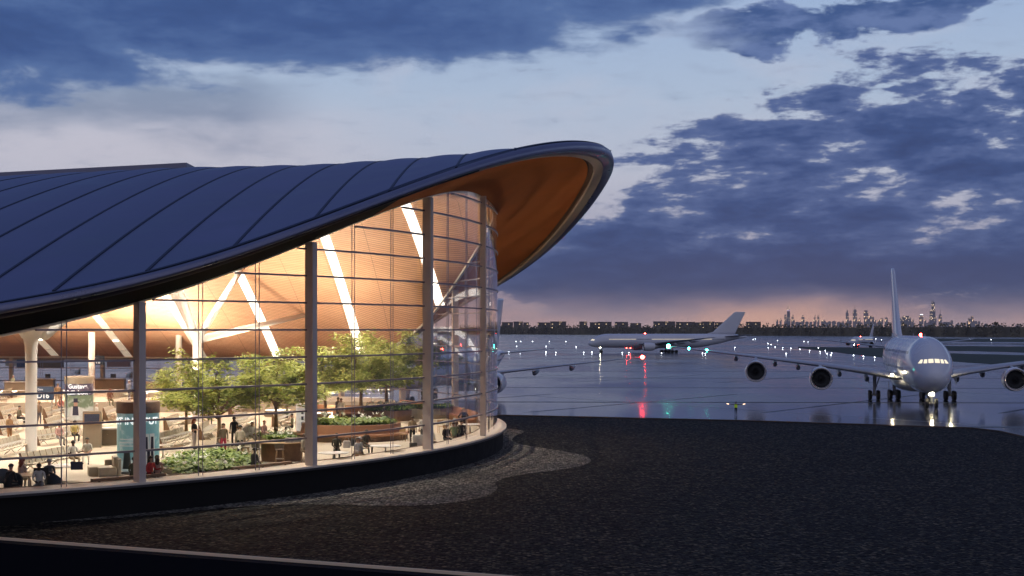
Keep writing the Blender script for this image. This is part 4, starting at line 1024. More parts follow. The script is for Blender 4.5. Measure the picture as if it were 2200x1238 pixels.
    dg = bpy.context.evaluated_depsgraph_get(); me2 = bpy.data.meshes.new_from_object(o.evaluated_get(dg)); bpy.data.objects.remove(o)
    b = MB(); segs = [(P[a], P[c_], t) for a, c_, t in E_]
    b.v = [tuple(v.co) for v in me2.vertices]
    for p_ in me2.polygons:
        c_ = p_.center; best = min(segs, key=lambda sg: ((sg[0]+(sg[1]-sg[0])*max(0, min(1, (c_-sg[0]).dot(sg[1]-sg[0])/(sg[1]-sg[0]).length_squared)))-c_).length)
        b.cur = best[2]; b.face(list(p_.vertices))
    bpy.data.meshes.remove(me2)
    b.cur = 0
    for el, wr, sx in hands:                       # palm, four fingers and a thumb
        dr = (wr-el).normalized(); side = dr.cross(V(0, 0, 1) if abs(dr.z) < .8 else V(0, 1, 0)).normalized(); cu = dr.cross(side)
        b.tube([wr-dr*.02, wr+dr*.05, wr+dr*.095], [.028, .04, .034], 8)
        for k, L in enumerate((.068, .078, .073, .058)):
            q0 = wr+dr*.085+side*(k-1.5)*.019; q1 = q0+dr*L*.5+cu*.008; q2 = q1+dr*L*.35+cu*.03; b.tube([q0, q1, q2], [.0095, .009, .007], 5)
        q0 = wr+dr*.035+side*.034*sx; b.tube([q0, q0+side*.028*sx+dr*.03, q0+side*.03*sx+dr*.065], [.012, .011, .008], 5)
    hc = P['hd2']; b.tube([hc+V(0, -.085, .02), hc+V(0, -.118, -.012), hc+V(0, -.09, -.022)], [.008, .014, .008], 6)
    for sx in (-1, 1): b.ball(hc+V(.098*sx, .005, -.005), .026, 6, 4, (.45, .8, 1.2))
    b.cur = 3
    for sx in (-1, 1): b.ball(hc+V(.036*sx, -.088, .018), .011, 6, 4, (1.3, .5, .7))
    b.cur = 5; b.ball(hc+V(0, -.083, -.052), .014, 6, 4, (1.7, .5, .5))
    return b, hc
def hair_mesh(hc, long):
    b = MB(); rows = []
    for i in range(8):
        a = pi*.52*i/7 if not long else pi*.60*i/7; rows.append([])
        for k in range(16):
            f_ = 2*pi*k/16; front_ = max(0, -sin(f_)); aa = a*(1-.36*front_); rr = .112
            rows[-1].append((hc.x+rr*sin(aa)*cos(f_), hc.y+.008+rr*1.1*sin(aa)*sin(f_), hc.z+.015+rr*1.08*cos(aa)))
    b.loft(rows)
    if long: b.tube([hc+V(0, .06, .05), hc+V(0, .10, -.10), hc+V(0, .11, -.26), hc+V(0, .09, -.34)], [.09, .105, .085, .03], 10)
    return b
BODY = {}
LIP = mat('lips', (.25, .09, .08), .5)
def person(pose, x, y, z, rz, skin, hair, top, bottom, label, long=False, shoes=(.02, .02, .02), sleeves=True, size=1.0, extra=None):
    if pose not in BODY: BODY[pose] = make_body(pose)
    b, hc = BODY[pose]
    mats = [SK[skin], cloth(top), cloth(bottom), cloth(shoes), cloth(top) if sleeves else SK[skin], LIP]
    if (pose, 'me') not in BODY: o = b.build('person', mats, None, True); BODY[(pose, 'me')] = o.data
    else: o = link('person', BODY[(pose, 'me')])
    for i, m_ in enumerate(mats): o.material_slots[i].link = 'OBJECT'; o.material_slots[i].material = m_
    o.location = (x, y, z); o.rotation_euler = (0, 0, rz); o.scale = (size,)*3
    tag(o, label, 'person', 'people in the terminal')
    if hair: hair_mesh(hc, long).build('hair', HAIR[hair], o, True)
    if extra == 'vest': 
        q = MB(); q.loft([[(.20*c_ if abs(c_) > .3 else .20*c_, .155*s_, zz) for c_, s_ in [(cos(2*pi*k/16), sin(2*pi*k/16)) for k in range(16)]] for zz in (1.0, 1.15, 1.30, 1.42)], True, False, False); q.build('safety_vest', mat('lime_vest', (.45, .65, .03), .6, emit=(.5, .8, .05), es=.12), o, True)
    return o
def pf(pose, px, py, rz, skin, hair, top, bottom, label, h=7.0, **kw):
    x, y = fl(px, py, h); return person(pose, x, y, EYE-h, R_(rz), skin, hair, top, bottom, label, **kw)
WHT, TAN, GRY, BLK, NVY, OLV, BGE, RED, KHK, PNK, YEL, GRN = (.62, .60, .55), (.40, .25, .12), (.22, .22, .22), (.014, .014, .016), (.02, .03, .07), (.12, .12, .05), (.45, .38, .28), (.35, .025, .04), (.26, .19, .12), (.60, .36, .32), (.42, .34, .12), (.20, .27, .15)
# standing
pf('phone', 20, 953, 60, 1, 'brown', TAN, (.25, .12, .04), 'person in a tan coat and brown trousers standing left of the white column')
pf('back', 28, 846, 150, 0, 'grey', (.40, .48, .38), KHK, 'person in a pale green jacket standing on the raised level at far left', h=TIER)
pf('stand', 119, 832, 20, 1, 'brown', (.33, .27, .12), OLV, 'person in an olive coat standing behind the blue gate sign', h=TIER)
pf('walk', 124, 872, 10, 1, 'brown', (.30, .19, .10), KHK, 'person in a brown coat walking beside the framed poster kiosk', h=TIER)
pf('back', 84, 915, 170, 2, 'blond', (.16, .11, .07), (.07, .08, .11), 'person with a long scarf standing just right of the white column')
pf('phone', 417, 966, 70, 1, 'red', BLK, (.40, .34, .30), 'woman with long red hair and a black top looking down beside the nearest tree', long=True, sleeves=False)
pf('back', 451, 918, 180, 2, 'black', (.10, .10, .09), (.08, .08, .08), 'person carrying a dark backpack left of the nearest tree trunk')
pf('stand', 480, 979, 15, 1, 'brown', (.11, .08, .05), (.33, .02, .05), 'woman in a dark jacket and wide red trousers right of the nearest tree trunk', long=True)
pf('stand', 503, 960, 200, 3, 'black', BLK, BLK, 'person all in black standing behind the man in a cream shirt')
pf('back', 516, 984, 185, 1, 'black', BGE, BLK, 'man in a cream shirt and black trousers beside the woman in red trousers')
pf('back', 733, 907, 175, 1, 'brown', WHT, KHK, 'person in a white shirt and khaki trousers among the back trees')
pf('stand', 726, 904, 140, 2, 'black', (.06, .05, .05), BLK, 'person in dark clothes standing with the one in white among the back trees')
pf('back', 909, 956, 175, 1, 'black', WHT, BLK, 'man in a white shirt with a black shoulder bag by the high table')
pf('back', 886, 958, 190, 2, 'brown', (.30, .22, .13), BLK, 'person in a tan top and black trousers next to the white suitcase')
pf('hips', 996, 934, 20, 1, 'blond', BLK, BLK, 'person in black standing with hands on hips at the curved end of the hall')
pf('phone', 344, 842, 100, 1, 'brown', (.45, .12, .30), (.06, .05, .08), 'person in a magenta top standing right of the steel column on the raised level', h=TIER)
pf('walk', 277, 862, 60, 1, 'grey', (.20, .21, .26), (.15, .15, .2), 'person in blue grey walking behind the railing', h=TIER)
# sitting
pf('sit_talk', 156, 1004, 45, 3, 'black', WHT, KHK, 'bearded man in a white tee reaching an arm towards his neighbour on the near row', sleeves=False)
pf('sit_lap', 188, 997, 5, 1, 'black', (.42, .42, .37), (.60, .56, .50), 'smiling man in a grey polo shirt and pale trousers on the near row', sleeves=False)
pf('sit_lap', 127, 957, 40, 1, 'brown', PNK, GRY, 'man in a pink shirt and grey trousers sitting on the middle row')
pf('sit_lap', 160, 951, 35, 2, 'black', YEL, BLK, 'man in a mustard shirt and white shoes sitting on the middle row', shoes=(.7, .7, .68))
pf('sit_lap', 40, 912, 80, 1, 'black', (.13, .11, .07), BLK, 'person in a dark cap sitting on the row left of the white column')
pf('sit_lap', 130, 888, 30, 0, 'red', (.50, .20, .16), GRY, 'person in a coral top sitting under the blue gate sign')
pf('sit_lap', 206, 905, 80, 0, 'white', WHT, BGE, 'white haired person in a white shirt sitting right of the framed poster kiosk')
pf('sit_lap', 236, 872, 30, 1, 'red', (.22, .09, .05), OLV, 'person in a rust jumper sitting beside the railing', h=TIER)
pf('sit_lap', 540, 955, 50, 1, 'brown', WHT, (.45, .40, .30), 'person in white leaning back behind the second tree')
pf('sit_lap', 566, 951, 60, 0, 'red', PNK, (.30, .28, .20), 'person in a pink top sitting left of the second tree trunk')
pf('sit_read', 628, 933, -80, 1, 'black', (.13, .12, .07), BLK, 'person in a dark olive top reading on the low block seat')
pf('sit_read', 617, 910, -80, 1, 'black', (.10, .11, .05), BLK, 'person in dark green reading on the long row behind the trees')
pf('stool', 652, 996, 60, 2, 'black', (.40, .34, .25), KHK, 'person in a beige jumper on a stool at the oval high table')
pf('sit_fwd', 723, 985, 10, 3, 'black', (.05, .045, .03), (.05, .05, .04), 'person in dark clothes with a cap sitting on the rust bench near the sill')
pf('sit_talk', 786, 976, 40, 2, 'black', (.07, .06, .04), (.07, .065, .05), 'person in dark clothes and white shoes sitting with a bag on the rust bench', shoes=(.7, .68, .62))
pf('sit_lap', 712, 925, 40, 1, 'brown', BGE, OLV, 'person in a beige jumper sitting among the plants behind the mullion')
pf('sit_lap', 824, 905, 60, 1, 'brown', (.40, .33, .24), OLV, 'person in pale clothes sitting beside the round back planter')
# at the sill: only heads and shoulders show
pf('sit_fwd', 18, 1068, 160, 1, 'black', BLK, BLK, 'person in a black jacket at far left by the sill')
pf('sit_fwd', 42, 1052, 150, 0, 'red', (.50, .40, .34), BGE, 'woman with long auburn hair at the round wooden table', long=True)
pf('sit_fwd', 85, 1066, 10, 3, 'black', WHT, GRY, 'man in a white shirt working at a laptop by the sill')
pf('sit_lap', 106, 1054, 200, 0, 'grey', (.07, .08, .09), GRY, 'grey haired person in a blue grey suit sitting in the dark lounge chair')
pf('sit_lap', 287, 1057, 170, 2, 'black', OLV, BLK, 'person in an olive top sitting just left of the nearest mullion')
pf('sit_talk', 322, 1060, 60, 1, 'black', (.45, .04, .035), BLK, 'woman in a red top sitting just right of the nearest mullion', long=True)
pf('sit_lap', 338, 1062, 200, 1, 'brown', (.40, .24, .18), BLK, 'person in a dusty pink top beside the woman in red', long=True)
pf('sit_lap', 545, 1026, 140, 3, 'black', (.05, .05, .05), BLK, 'person in dark clothes hunched beside the fern bed')
pf('sit_talk', 766, 1014, 60, 1, 'black', WHT, KHK, 'person in a white shirt talking below the rust bench by the sill')
pf('sit_lap', 776, 1010, -60, 1, 'white', (.55, .50, .44), KHK, 'white haired person facing the one in a white shirt by the sill')
pf('sit_lap', 958, 968, 30, 0, 'grey', BLK, BLK, 'bald person in a black top at the tables right of the wide mullion')
pf('sit_fwd', 976, 958, 200, 1, 'black', GRN, KHK, 'person in a green shirt at the tables by the curved sill')
pf('sit_lap', 991, 952, 180, 1, 'black', BLK, BLK, 'person in black nearest the far end of the curved sill')
pf('sit_lap', 980, 972, 160, 2, 'brown', (.10, .12, .08), BLK, 'person with bowed head next to the one in green')
pf('sit_lap', 975, 945, 40, 1, 'grey', WHT, BGE, 'person in a white shirt sitting behind the one in green')
pf('sit_lap', 925, 968, 150, 1, 'brown', WHT, KHK, 'person in white bending down left of the wide mullion')
# marshaller out on the apron with lit wands
mx_, my_ = on(1581, 892, EYE).x, on(1581, 892, EYE).y
ms = person('signal', mx_, my_, 0, R_(165), 1, 'black', BLK, BLK, 'ground marshaller in a lime vest holding out two lit wands on the apron', extra='vest', size=1.05); ms['group'] = 'ground crew'
for sx in (-1, 1):
    wd = thing('signal_wand', ('viewer right' if sx < 0 else 'viewer left')+' lit wand held by the ground marshaller', 'wand', (mx_, my_, 0), R_(165)); b = MB()
    b.tube([(.78*sx, -.05, 1.46), (.98*sx, -.06, 1.52)], .035, 8); b.build('handle', M['dark'], wd)
    b = MB(); b.tube([(.98*sx, -.06, 1.52), (1.30*sx, -.07, 1.60)], [.05, .04], 8); b.build('lit_tube', emitter('wand_light', (1, .62, .4), 3.5), wd)
# ---- kiosks with posters -----------------------------------------------------------------
def text(txt, size, name, parent, m_, f_wrap=None, loc=(0, 0, 0), rot=(pi/2, 0, 0), bold=0.0):
    cu = bpy.data.curves.new(name, 'FONT'); cu.body = txt; cu.size = size; cu.align_x = 'CENTER'; cu.extrude = .002; cu.offset = bold
    o = bpy.data.objects.new(name, cu); COL.objects.link(o); dg = bpy.context.evaluated_depsgraph_get(); me = bpy.data.meshes.new_from_object(o.evaluated_get(dg)); bpy.data.objects.remove(o)
    if f_wrap:
        for v in me.vertices: v.co = f_wrap(v.co)
    me.materials.append(m_); t = link(name, me, parent)
    if not f_wrap: t.location = loc; t.rotation_euler = rot
    return t
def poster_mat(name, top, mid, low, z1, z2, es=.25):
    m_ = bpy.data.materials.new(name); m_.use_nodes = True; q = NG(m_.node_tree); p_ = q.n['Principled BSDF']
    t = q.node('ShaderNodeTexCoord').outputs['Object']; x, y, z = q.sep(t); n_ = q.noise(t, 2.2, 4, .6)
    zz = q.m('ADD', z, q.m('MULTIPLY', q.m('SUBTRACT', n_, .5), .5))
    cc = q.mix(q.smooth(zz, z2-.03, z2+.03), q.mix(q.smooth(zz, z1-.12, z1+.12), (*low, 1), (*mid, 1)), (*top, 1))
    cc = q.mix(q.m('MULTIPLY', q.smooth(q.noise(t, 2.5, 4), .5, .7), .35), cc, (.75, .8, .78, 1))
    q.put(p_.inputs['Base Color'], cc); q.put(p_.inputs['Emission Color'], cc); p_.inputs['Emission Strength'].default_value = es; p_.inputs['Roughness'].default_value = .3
    return m_
def kiosk(px, py, rad, hgt, label, face, capm):
    x, y = fl(px, py); r = thing('poster_kiosk', label, 'kiosk', (x, y, FLOOR), 0, 'round poster kiosks')
    b = MB(); b.lathe([(rad*1.02, 0), (rad*1.02, .12), (rad*.98, .14)], 36); b.build('base', M['chrome'], r, 30)
    b = MB(); b.lathe([(rad*.97, .14), (rad*.97, hgt*.84)], 40, cap=False); b.build('poster', face, r, True)
    b = MB(); b.lathe([(rad, hgt*.84), (rad, hgt*.985), (rad*.96, hgt)], 40); b.build('cap_band', capm, r, 40); return r
def wrap(rad, ang0, z0):
    def f_(co): a = ang0+co.x/rad; return Vector((rad*sin(a), -rad*cos(a), z0+co.y))
    return f_
k1 = kiosk(170, 905, 1.10, 3.45, 'round kiosk with a large lit poster of a river scene and bold white lettering', poster_mat('river_poster', (.07, .05, .09), (.14, .19, .12), (.50, .52, .48), 1.1, 2.05, .3), M['beige_dark'])
text('Gustave\nCaillebotte', .46, 'lettering', k1, M['letters'], wrap(1.08, .18, 2.55), bold=.012)
text('Painting His World', .15, 'lettering', k1, M['letters'], wrap(1.08, .18, 2.13))
# plain generic figure on the poster (a dark waistcoat and hat shape between pale sleeves)
def patch(parent, nm, rad, a0, a1, z0, z1, m_, taper=0.0):
    b = MB(); b.grid([[(rad*sin(a), -rad*cos(a), zz) for a in [a0+(a1-a0)*(.5+(i/6-.5)*(1-taper*k/4)) for i in range(7)]] for k, zz in [(k, z0+(z1-z0)*k/4) for k in range(5)]]); b.build(nm, m_, parent)
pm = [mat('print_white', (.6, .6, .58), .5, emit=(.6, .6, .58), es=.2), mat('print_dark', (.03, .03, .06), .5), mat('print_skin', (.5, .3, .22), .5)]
patch(k1, 'printed_figure', 1.072, -.42, .46, .45, 1.15, pm[0], .35); patch(k1, 'printed_figure', 1.076, -.18, .26, .5, 1.2, pm[1], .2); patch(k1, 'printed_figure', 1.076, -.08, .18, 1.2, 1.5, pm[2]); patch(k1, 'printed_figure', 1.08, -.10, .20, 1.5, 1.8, pm[1]); patch(k1, 'printed_figure', 1.082, -.2, .3, 1.48, 1.55, pm[1])
k2 = kiosk(297, 1015, 1.05, 3.5, 'round kiosk with a pale blue architectural poster behind the nearest mullion', poster_mat('blue_poster', (.20, .34, .36), (.18, .36, .38), (.55, .62, .60), .7, 2.6, .32), M['walnut'])
text('ART IN', .46, 'lettering', k2, M['letters'], wrap(1.035, -.66, 2.42), bold=.014); text('PUT', .46, 'lettering', k2, M['letters'], wrap(1.035, .92, 2.42), bold=.014)
for a_, z_ in ((.75, .5), (.95, .5), (.62, 1.2), (.95, 1.2)):
    patch(k2, 'printed_arch', 1.026, a_-.16, a_+.16, z_, z_+.75, pm[0], .1); patch(k2, 'printed_arch', 1.031, a_-.09, a_+.09, z_, z_+.6, pm[1], .15)
patch(k2, 'printed_figure', 1.028, -.55, -.05, .25, 1.1, mat('print_grey', (.10, .12, .12), .5), .4)
for k in range(3): patch(k2, 'printed_cornice', 1.027, -.75, .15, 1.35+.16*k, 1.39+.16*k, pm[0])
k3 = kiosk(653, 930, .55, 2.0, 'slim pale poster kiosk partly hidden by the mullion and the second tree', poster_mat('pale_poster', (.5, .52, .55), (.55, .57, .60), (.45, .47, .5), .8, 1.4, .25), M['white'])
for z_ in (.5, .9, 1.3): patch(k3, 'printed_arch', .54, -.2, .1, z_, z_+.25, pm[1])
# ---- gate signs
def gate_sign(px, py, Y, w, h_, small, big, label):
    P_ = at(px, py, Y); r = thing('gate_sign', label, 'sign', (P_.x, P_.y, P_.z))
    b = MB(); rbox(b, (0, .04, 0), (w, .08, h_), .03); b.build('panel', M['navy'], r)
    text(big, h_*.52, 'lettering', r, M['letters'], loc=(-w*.12, -.012, -h_*.36), bold=.01); text(small, h_*.2, 'lettering', r, M['letters'], loc=(-w*.28, -.012, h_*.22)); return r
s1_ = gate_sign(97, 845, 112, 1.35, 1.05, 'Gate', 'D16', 'blue gate sign with white numbers right of the white column')
b = MB(); z_ = FLOOR-s1_.location.z
for sx in (-.5, .5): b.tube([(sx, .05, z_), (sx, .05, -.5)], .04, 8)
b.build('post', M['chrome'], s1_)
s2_ = gate_sign(210, 774, 143, 1.3, .9, 'Gate', 'D16', 'small blue gate sign hung from the far edge of the ceiling')
b = MB(); b.tube([(0, .05, .4), (0, .05, EYE-2.3-s2_.location.z)], .03, 6); b.build('hanger', M['chrome'], s2_)
# ---- screen stand, counters, bin, wall blocks
x, y = fl(198, 962); r = thing('screen_stand', 'tall beige stand with a dark screen at its top', 'screen stand', (x, y, FLOOR), R_(8))
b = MB(); rbox(b, (0, .1, 1.08), (1.08, .34, 2.16), .04); b.build('cabinet', M['beige_dark'], r)
b = MB(); rbox(b, (0, -.085, 1.72), (.98, .05, .68), .03); fr = b.build('screen_frame', M['wood_top'], r)
b = MB(); b.box((0, -.115, 1.72), (.88, .02, .58)); b.build('screen', M['screen'], fr)
x, y = fl(243, 958); r = thing('service_counter', 'white topped service counter with a bin bay beside the screen stand', 'counter', (x, y, FLOOR), R_(14))
b = MB(); rbox(b, (0, .2, 1.06), (1.9, .8, .10), .04); b.build('counter_top', M['white'], r)
for sx in (-.85, .85): b = MB(); b.box((sx, .2, .505), (.10, .72, 1.0)); b.build('side_panel', M['beige'], r)
b = MB(); b.box((0, .55, .5), (1.58, .06, .98)); b.build('back_panel', M['beige_dark'], r)
x, y = fl(231, 956); r = thing('waste_bin', 'beige round waste bin standing under the service counter', 'bin', (x, y, FLOOR))
b = MB(); b.lathe([(.24, 0), (.28, .62), (.30, .64), (.30, .68), (.26, .70)], 20); b.build('bin_body', M['beige'], r, 40); b = MB(); b.lathe([(.20, .702), (.17, .76), (.02, .78)], 20); b.build('lid', M['beige_dark'], r, 40)
def gate_desk(px, py, w, label, h=TIER, rz=0.0, hh=1.1, m_='white'):
    x, y = fl(px, py, h); r = thing('gate_desk', label, 'desk', (x, y, EYE-h), R_(rz), 'boarding desks at the back')
    b = MB(); rbox(b, (0, 0, hh/2), (w, .7, hh), .08); b.build('desk_front', M['beige_dark'], r); b = MB(); rbox(b, (0, -.05, hh+.03), (w+.12, .86, .06), .06); b.build('desk_top', M[m_], r)
    b = MB(); rbox(b, (w*.2, .1, hh+.32), (.55, .06, .4), .02); b.tube([(w*.2, .1, hh+.06), (w*.2, .1, hh+.2)], .03, 6); b.build('monitor', M['dark'], r)
gate_desk(45, 846, 3.0, 'white topped boarding desk beside the person in green'); gate_desk(92, 838, 2.4, 'boarding desk in front of the brown wall block'); gate_desk(225, 838, 4.2, 'long boarding desk right of the framed poster kiosk'); gate_desk(330, 846, 2.6, 'boarding desk right of the steel column'); gate_desk(600, 848, 3.2, 'boarding desk behind the second tree')
def wall_block(px, py, w, hh, m_, label, h=TIER, dep=1.4):
    x, y = fl(px, py, h); r = thing('wall_block', label, 'partition', (x, y, EYE-h)); b = MB(); rbox(b, (0, 0, hh/2), (w, dep, hh), .05); b.build('panel', m_, r); b = MB(); b.box((0, 0, hh+.03), (w+.06, dep+.06, .06)); b.build('cap', M['beige'], r)
wall_block(105, 832, 4.4, 2.3, M['walnut'], 'brown wall block behind the blue gate sign'); wall_block(255, 828, 3.6, 3.0, mat('terracotta', (.34, .16, .11), .6), 'terracotta wall block near the small hung sign'); wall_block(52, 830, 2.0, 2.0, M['navy'], 'navy wall block left of the white column'); wall_block(40, 826, 4.0, 3.4, M['beige'], 'pale wall block at the far left back')
wall_block(600, 835, 5.0, 2.2, M['beige_dark'], 'beige wall block behind the second tree'); wall_block(450, 836, 6.0, 2.0, M['beige'], 'pale wall block behind the nearest tree')
# ---- tables, chairs, sofas
def round_table(px, py, rad, label, m_, hh=.74):
    x, y = fl(px, py); r = thing('round_table', label, 'table', (x, y, FLOOR), 0, 'round pedestal tables')
    b = MB(); b.lathe([(rad*.97, hh-.04), (rad, hh-.03), (rad, hh-.005), (rad*.98, hh)], 32); b.build('tabletop', m_, r, 30)
    b = MB(); b.lathe([(.045, .03), (.04, hh-.04)], 12); b.build('pedestal', M['chrome'], r, True); b = MB(); b.lathe([(.28, 0), (.27, .02), (.05, .035)], 24); b.build('foot', M['chrome'], r, True)
round_table(132, 1034, .82, 'white round table on a steel pedestal in front of the two talking men', M['white']); round_table(62, 1056, .75, 'light wooden round table where the woman with auburn hair sits', M['wood_top']); round_table(716, 1016, .8, 'white round table at the foot of the second mullion', M['white']); round_table(828, 1000, .85, 'white round table by the sill below the rust bench', M['white'])
round_table(1010, 935, .7, 'white round table by the person with hands on hips', M['white']); round_table(350, 985, .6, 'small round table behind the fern bed', M['chrome'])
def lounge_chair(px, py, rz, label):
    x, y = fl(px, py); r = thing('lounge_chair', label, 'chair', (x, y, FLOOR), R_(rz), 'dark lounge chairs')
    b = MB(); rows = []
    for k in range(9):
        a = pi*(1.0-k/8); hgt = .62+.34*sin(pi*k/8); rows.append([(.38*cos(a), .36*sin(a)+.02, .30), (.40*cos(a), .38*sin(a)+.02, hgt), (.34*cos(a), .31*sin(a)+.02, hgt), (.33*cos(a), .30*sin(a)+.02, .30)])
    b.loft(rows); b.build('shell', M['navy_fabric'], r, 40)
    b = MB(); rbox(b, (0, -.02, .38), (.62, .62, .14), .12); b.build('cushion', M['navy_fabric'], r)
    for sx, sy in ((-1, -1), (1, -1), (1, 1), (-1, 1)): b = MB(); b.tube([(.2*sx, .2*sy, .32), (.28*sx, .28*sy, 0)], [.022, .015], 6); b.build('leg', M['chrome'], r)
M['navy_fabric'] = mat('slate_fabric', (.045, .055, .065), .75, var=.1, vscale=5)
lounge_chair(120, 1060, 150, 'dark lounge chair seen from the side right of the wooden table'); lounge_chair(5, 1052, 200, 'dark lounge chair at the far left edge by the sill'); lounge_chair(28, 1066, 10, 'dark lounge chair beside the person in a black jacket')
x, y = fl(166, 1068); r = thing('laptop', 'open dark laptop standing alone on the sill bar', 'laptop', (x, y, FLOOR+1.0), R_(10))
b = MB(); rbox(b, (0, 0, .01), (.5, .32, .02), .02); b.build('keyboard', M['dark'], r); b = MB(); b.loft([[(-.25, -.17, .02), (.25, -.17, .02), (.25, -.16, .03), (-.25, -.16, .03)], [(-.25, -.27, .36), (.25, -.27, .36), (.25, -.255, .36), (-.25, -.255, .36)]]); b.build('display', M['screen'], r)
x, y = fl(90, 1072); r = thing('laptop', 'open black laptop in front of the man in a white shirt', 'laptop', (x, y, FLOOR+.85), R_(10))
b = MB(); rbox(b, (0, 0, .01), (.6, .32, .02), .02); b.build('keyboard', M['dark'], r); b = MB(); b.loft([[(-.3, -.17, .02), (.3, -.17, .02), (.3, -.16, .03), (-.3, -.16, .03)], [(-.3, -.25, .34), (.3, -.25, .34), (.3, -.235, .34), (-.3, -.235, .34)]]); b.build('display', M['dark'], r)
# L-shaped sofa
x, y = fl(225, 1022); r = thing('block_sofa', 'pale grey L shaped block sofa in front of the blue poster kiosk', 'sofa', (x, y, FLOOR), R_(20))
for nm, c_, sz in (('seat_block', (-.25, .35, .22), (1.0, 1.0, .44)), ('seat_block', (.1, -.42, .22), (.85, .55, .44)), ('backrest', (.5, .22, .45), (.24, 1.2, .9)), ('backrest', (.62, -.42, .42), (.2, .56, .84)), ('cushion', (.25, .62, .58), (.42, .2, .28))):
    b = MB(); rbox(b, c_, sz, .07); b.build(nm, M['beige'], r)
x, y = fl(640, 942); r = thing('ottoman', 'pair of beige block seats beside the slim poster kiosk', 'ottoman', (x, y, FLOOR), R_(-10))
for c_ in ((-.42, 0, .22), (.46, .25, .24)): b = MB(); rbox(b, c_, (.8, .8, c_[2]*2), .08); b.build('seat_block', M['beige'], r)
# oval high table with planted middle and stools
x, y = fl(606, 990); r = thing('high_table', 'oval wooden high table with a planted middle near the second mullion', 'table', (x, y, FLOOR)); hx, hy = x, y
b = MB()
for q0, q1 in ((0, 1),):
    b.loft([[(1.75*k*cos(2*pi*i/40), 1.25*k*sin(2*pi*i/40), z) for i in range(40)] for k, z in ((.98, .98), (1, 1.0), (1, 1.03), (.98, 1.04))])
b.build('tabletop', M['wood_top'], r, 30)
b = MB(); b.loft([[(1.1*k*cos(2*pi*i/32), .75*k*sin(2*pi*i/32), z) for i in range(32)] for k, z in ((1, 0), (1.02, .97))]); b.build('plinth', M['walnut'], r, 30)
b = MB(); b.loft([[(.85*cos(2*pi*i/32), .55*sin(2*pi*i/32), z) for i in range(32)] for z in (1.03, 1.14)]); b.build('planter_rim', M['beige_dark'], r, 30)
def make_stool():
    r = thing('bar_stool', 'stool', 'stool', (0, 0, 0), 0, 'bar stools at the oval table'); b = MB()
    b.loft([[(.24*k*cos(2*pi*i/16), .22*k*sin(2*pi*i/16), z) for i in range(16)] for k, z in ((.9, .70), (1, .72), (.98, .76))]); b.build('seat', M['taupe'], r, 40)
    b = MB(); b.loft([[(.26*cos(a), .24*sin(a), z0_), (.28*cos(a), .27*sin(a), z1_), (.25*cos(a), .24*sin(a), z1_), (.23*cos(a), .21*sin(a), z0_)] for a, z0_, z1_ in [(-pi*(.12+.76*k/8), .80, 1.02+.06*sin(pi*k/8)) for k in range(9)]]); b.build('backrest', M['taupe'], r, 40)
    for sx, sy in ((-1, -1), (1, -1), (1, 1), (-1, 1)): b = MB(); b.tube([(.15*sx, .14*sy, .71), (.22*sx, .21*sy, 0)], [.02, .016], 6); b.build('leg', M['wood_top'], r)
    b = MB(); b.tube([(.2*cos(2*pi*i/12), .2*sin(2*pi*i/12), .26) for i in range(13)], .012, 5); b.build('foot_ring', M['chrome'], r); return r
M['taupe'] = mat('taupe_shell', (.13, .10, .075), .5)
st0 = make_stool()
for i, (dx, dy, rz, lb) in enumerate(((-1.15, -1.25, -20, 'brown bar stool at the left front of the oval table'), (.15, -1.7, 0, 'brown bar stool in the middle front of the oval table'), (1.5, -1.35, 25, 'brown bar stool at the right front of the oval table'), (-1.9, -.3, -70, 'brown bar stool at the left end of the oval table'))):
    o = st0 if i == 0 else dup(st0); o.location = (hx+dx, hy+dy, FLOOR); o.rotation_euler = (0, 0, R_(rz)); o['label'] = lb
b = MB(); rbox(b, (0, 0, .12), (.9, .4, .24), .12); o = b.build('duffel_bag', mat('patterned_bag', (.25, .23, .22), .7, var=.5, vscale=9)); o.location = (hx+.7, hy-.75, FLOOR+1.04); o.rotation_euler = (0, 0, .2); tag(o, 'patterned grey duffel bag lying on the oval high table', 'bag')
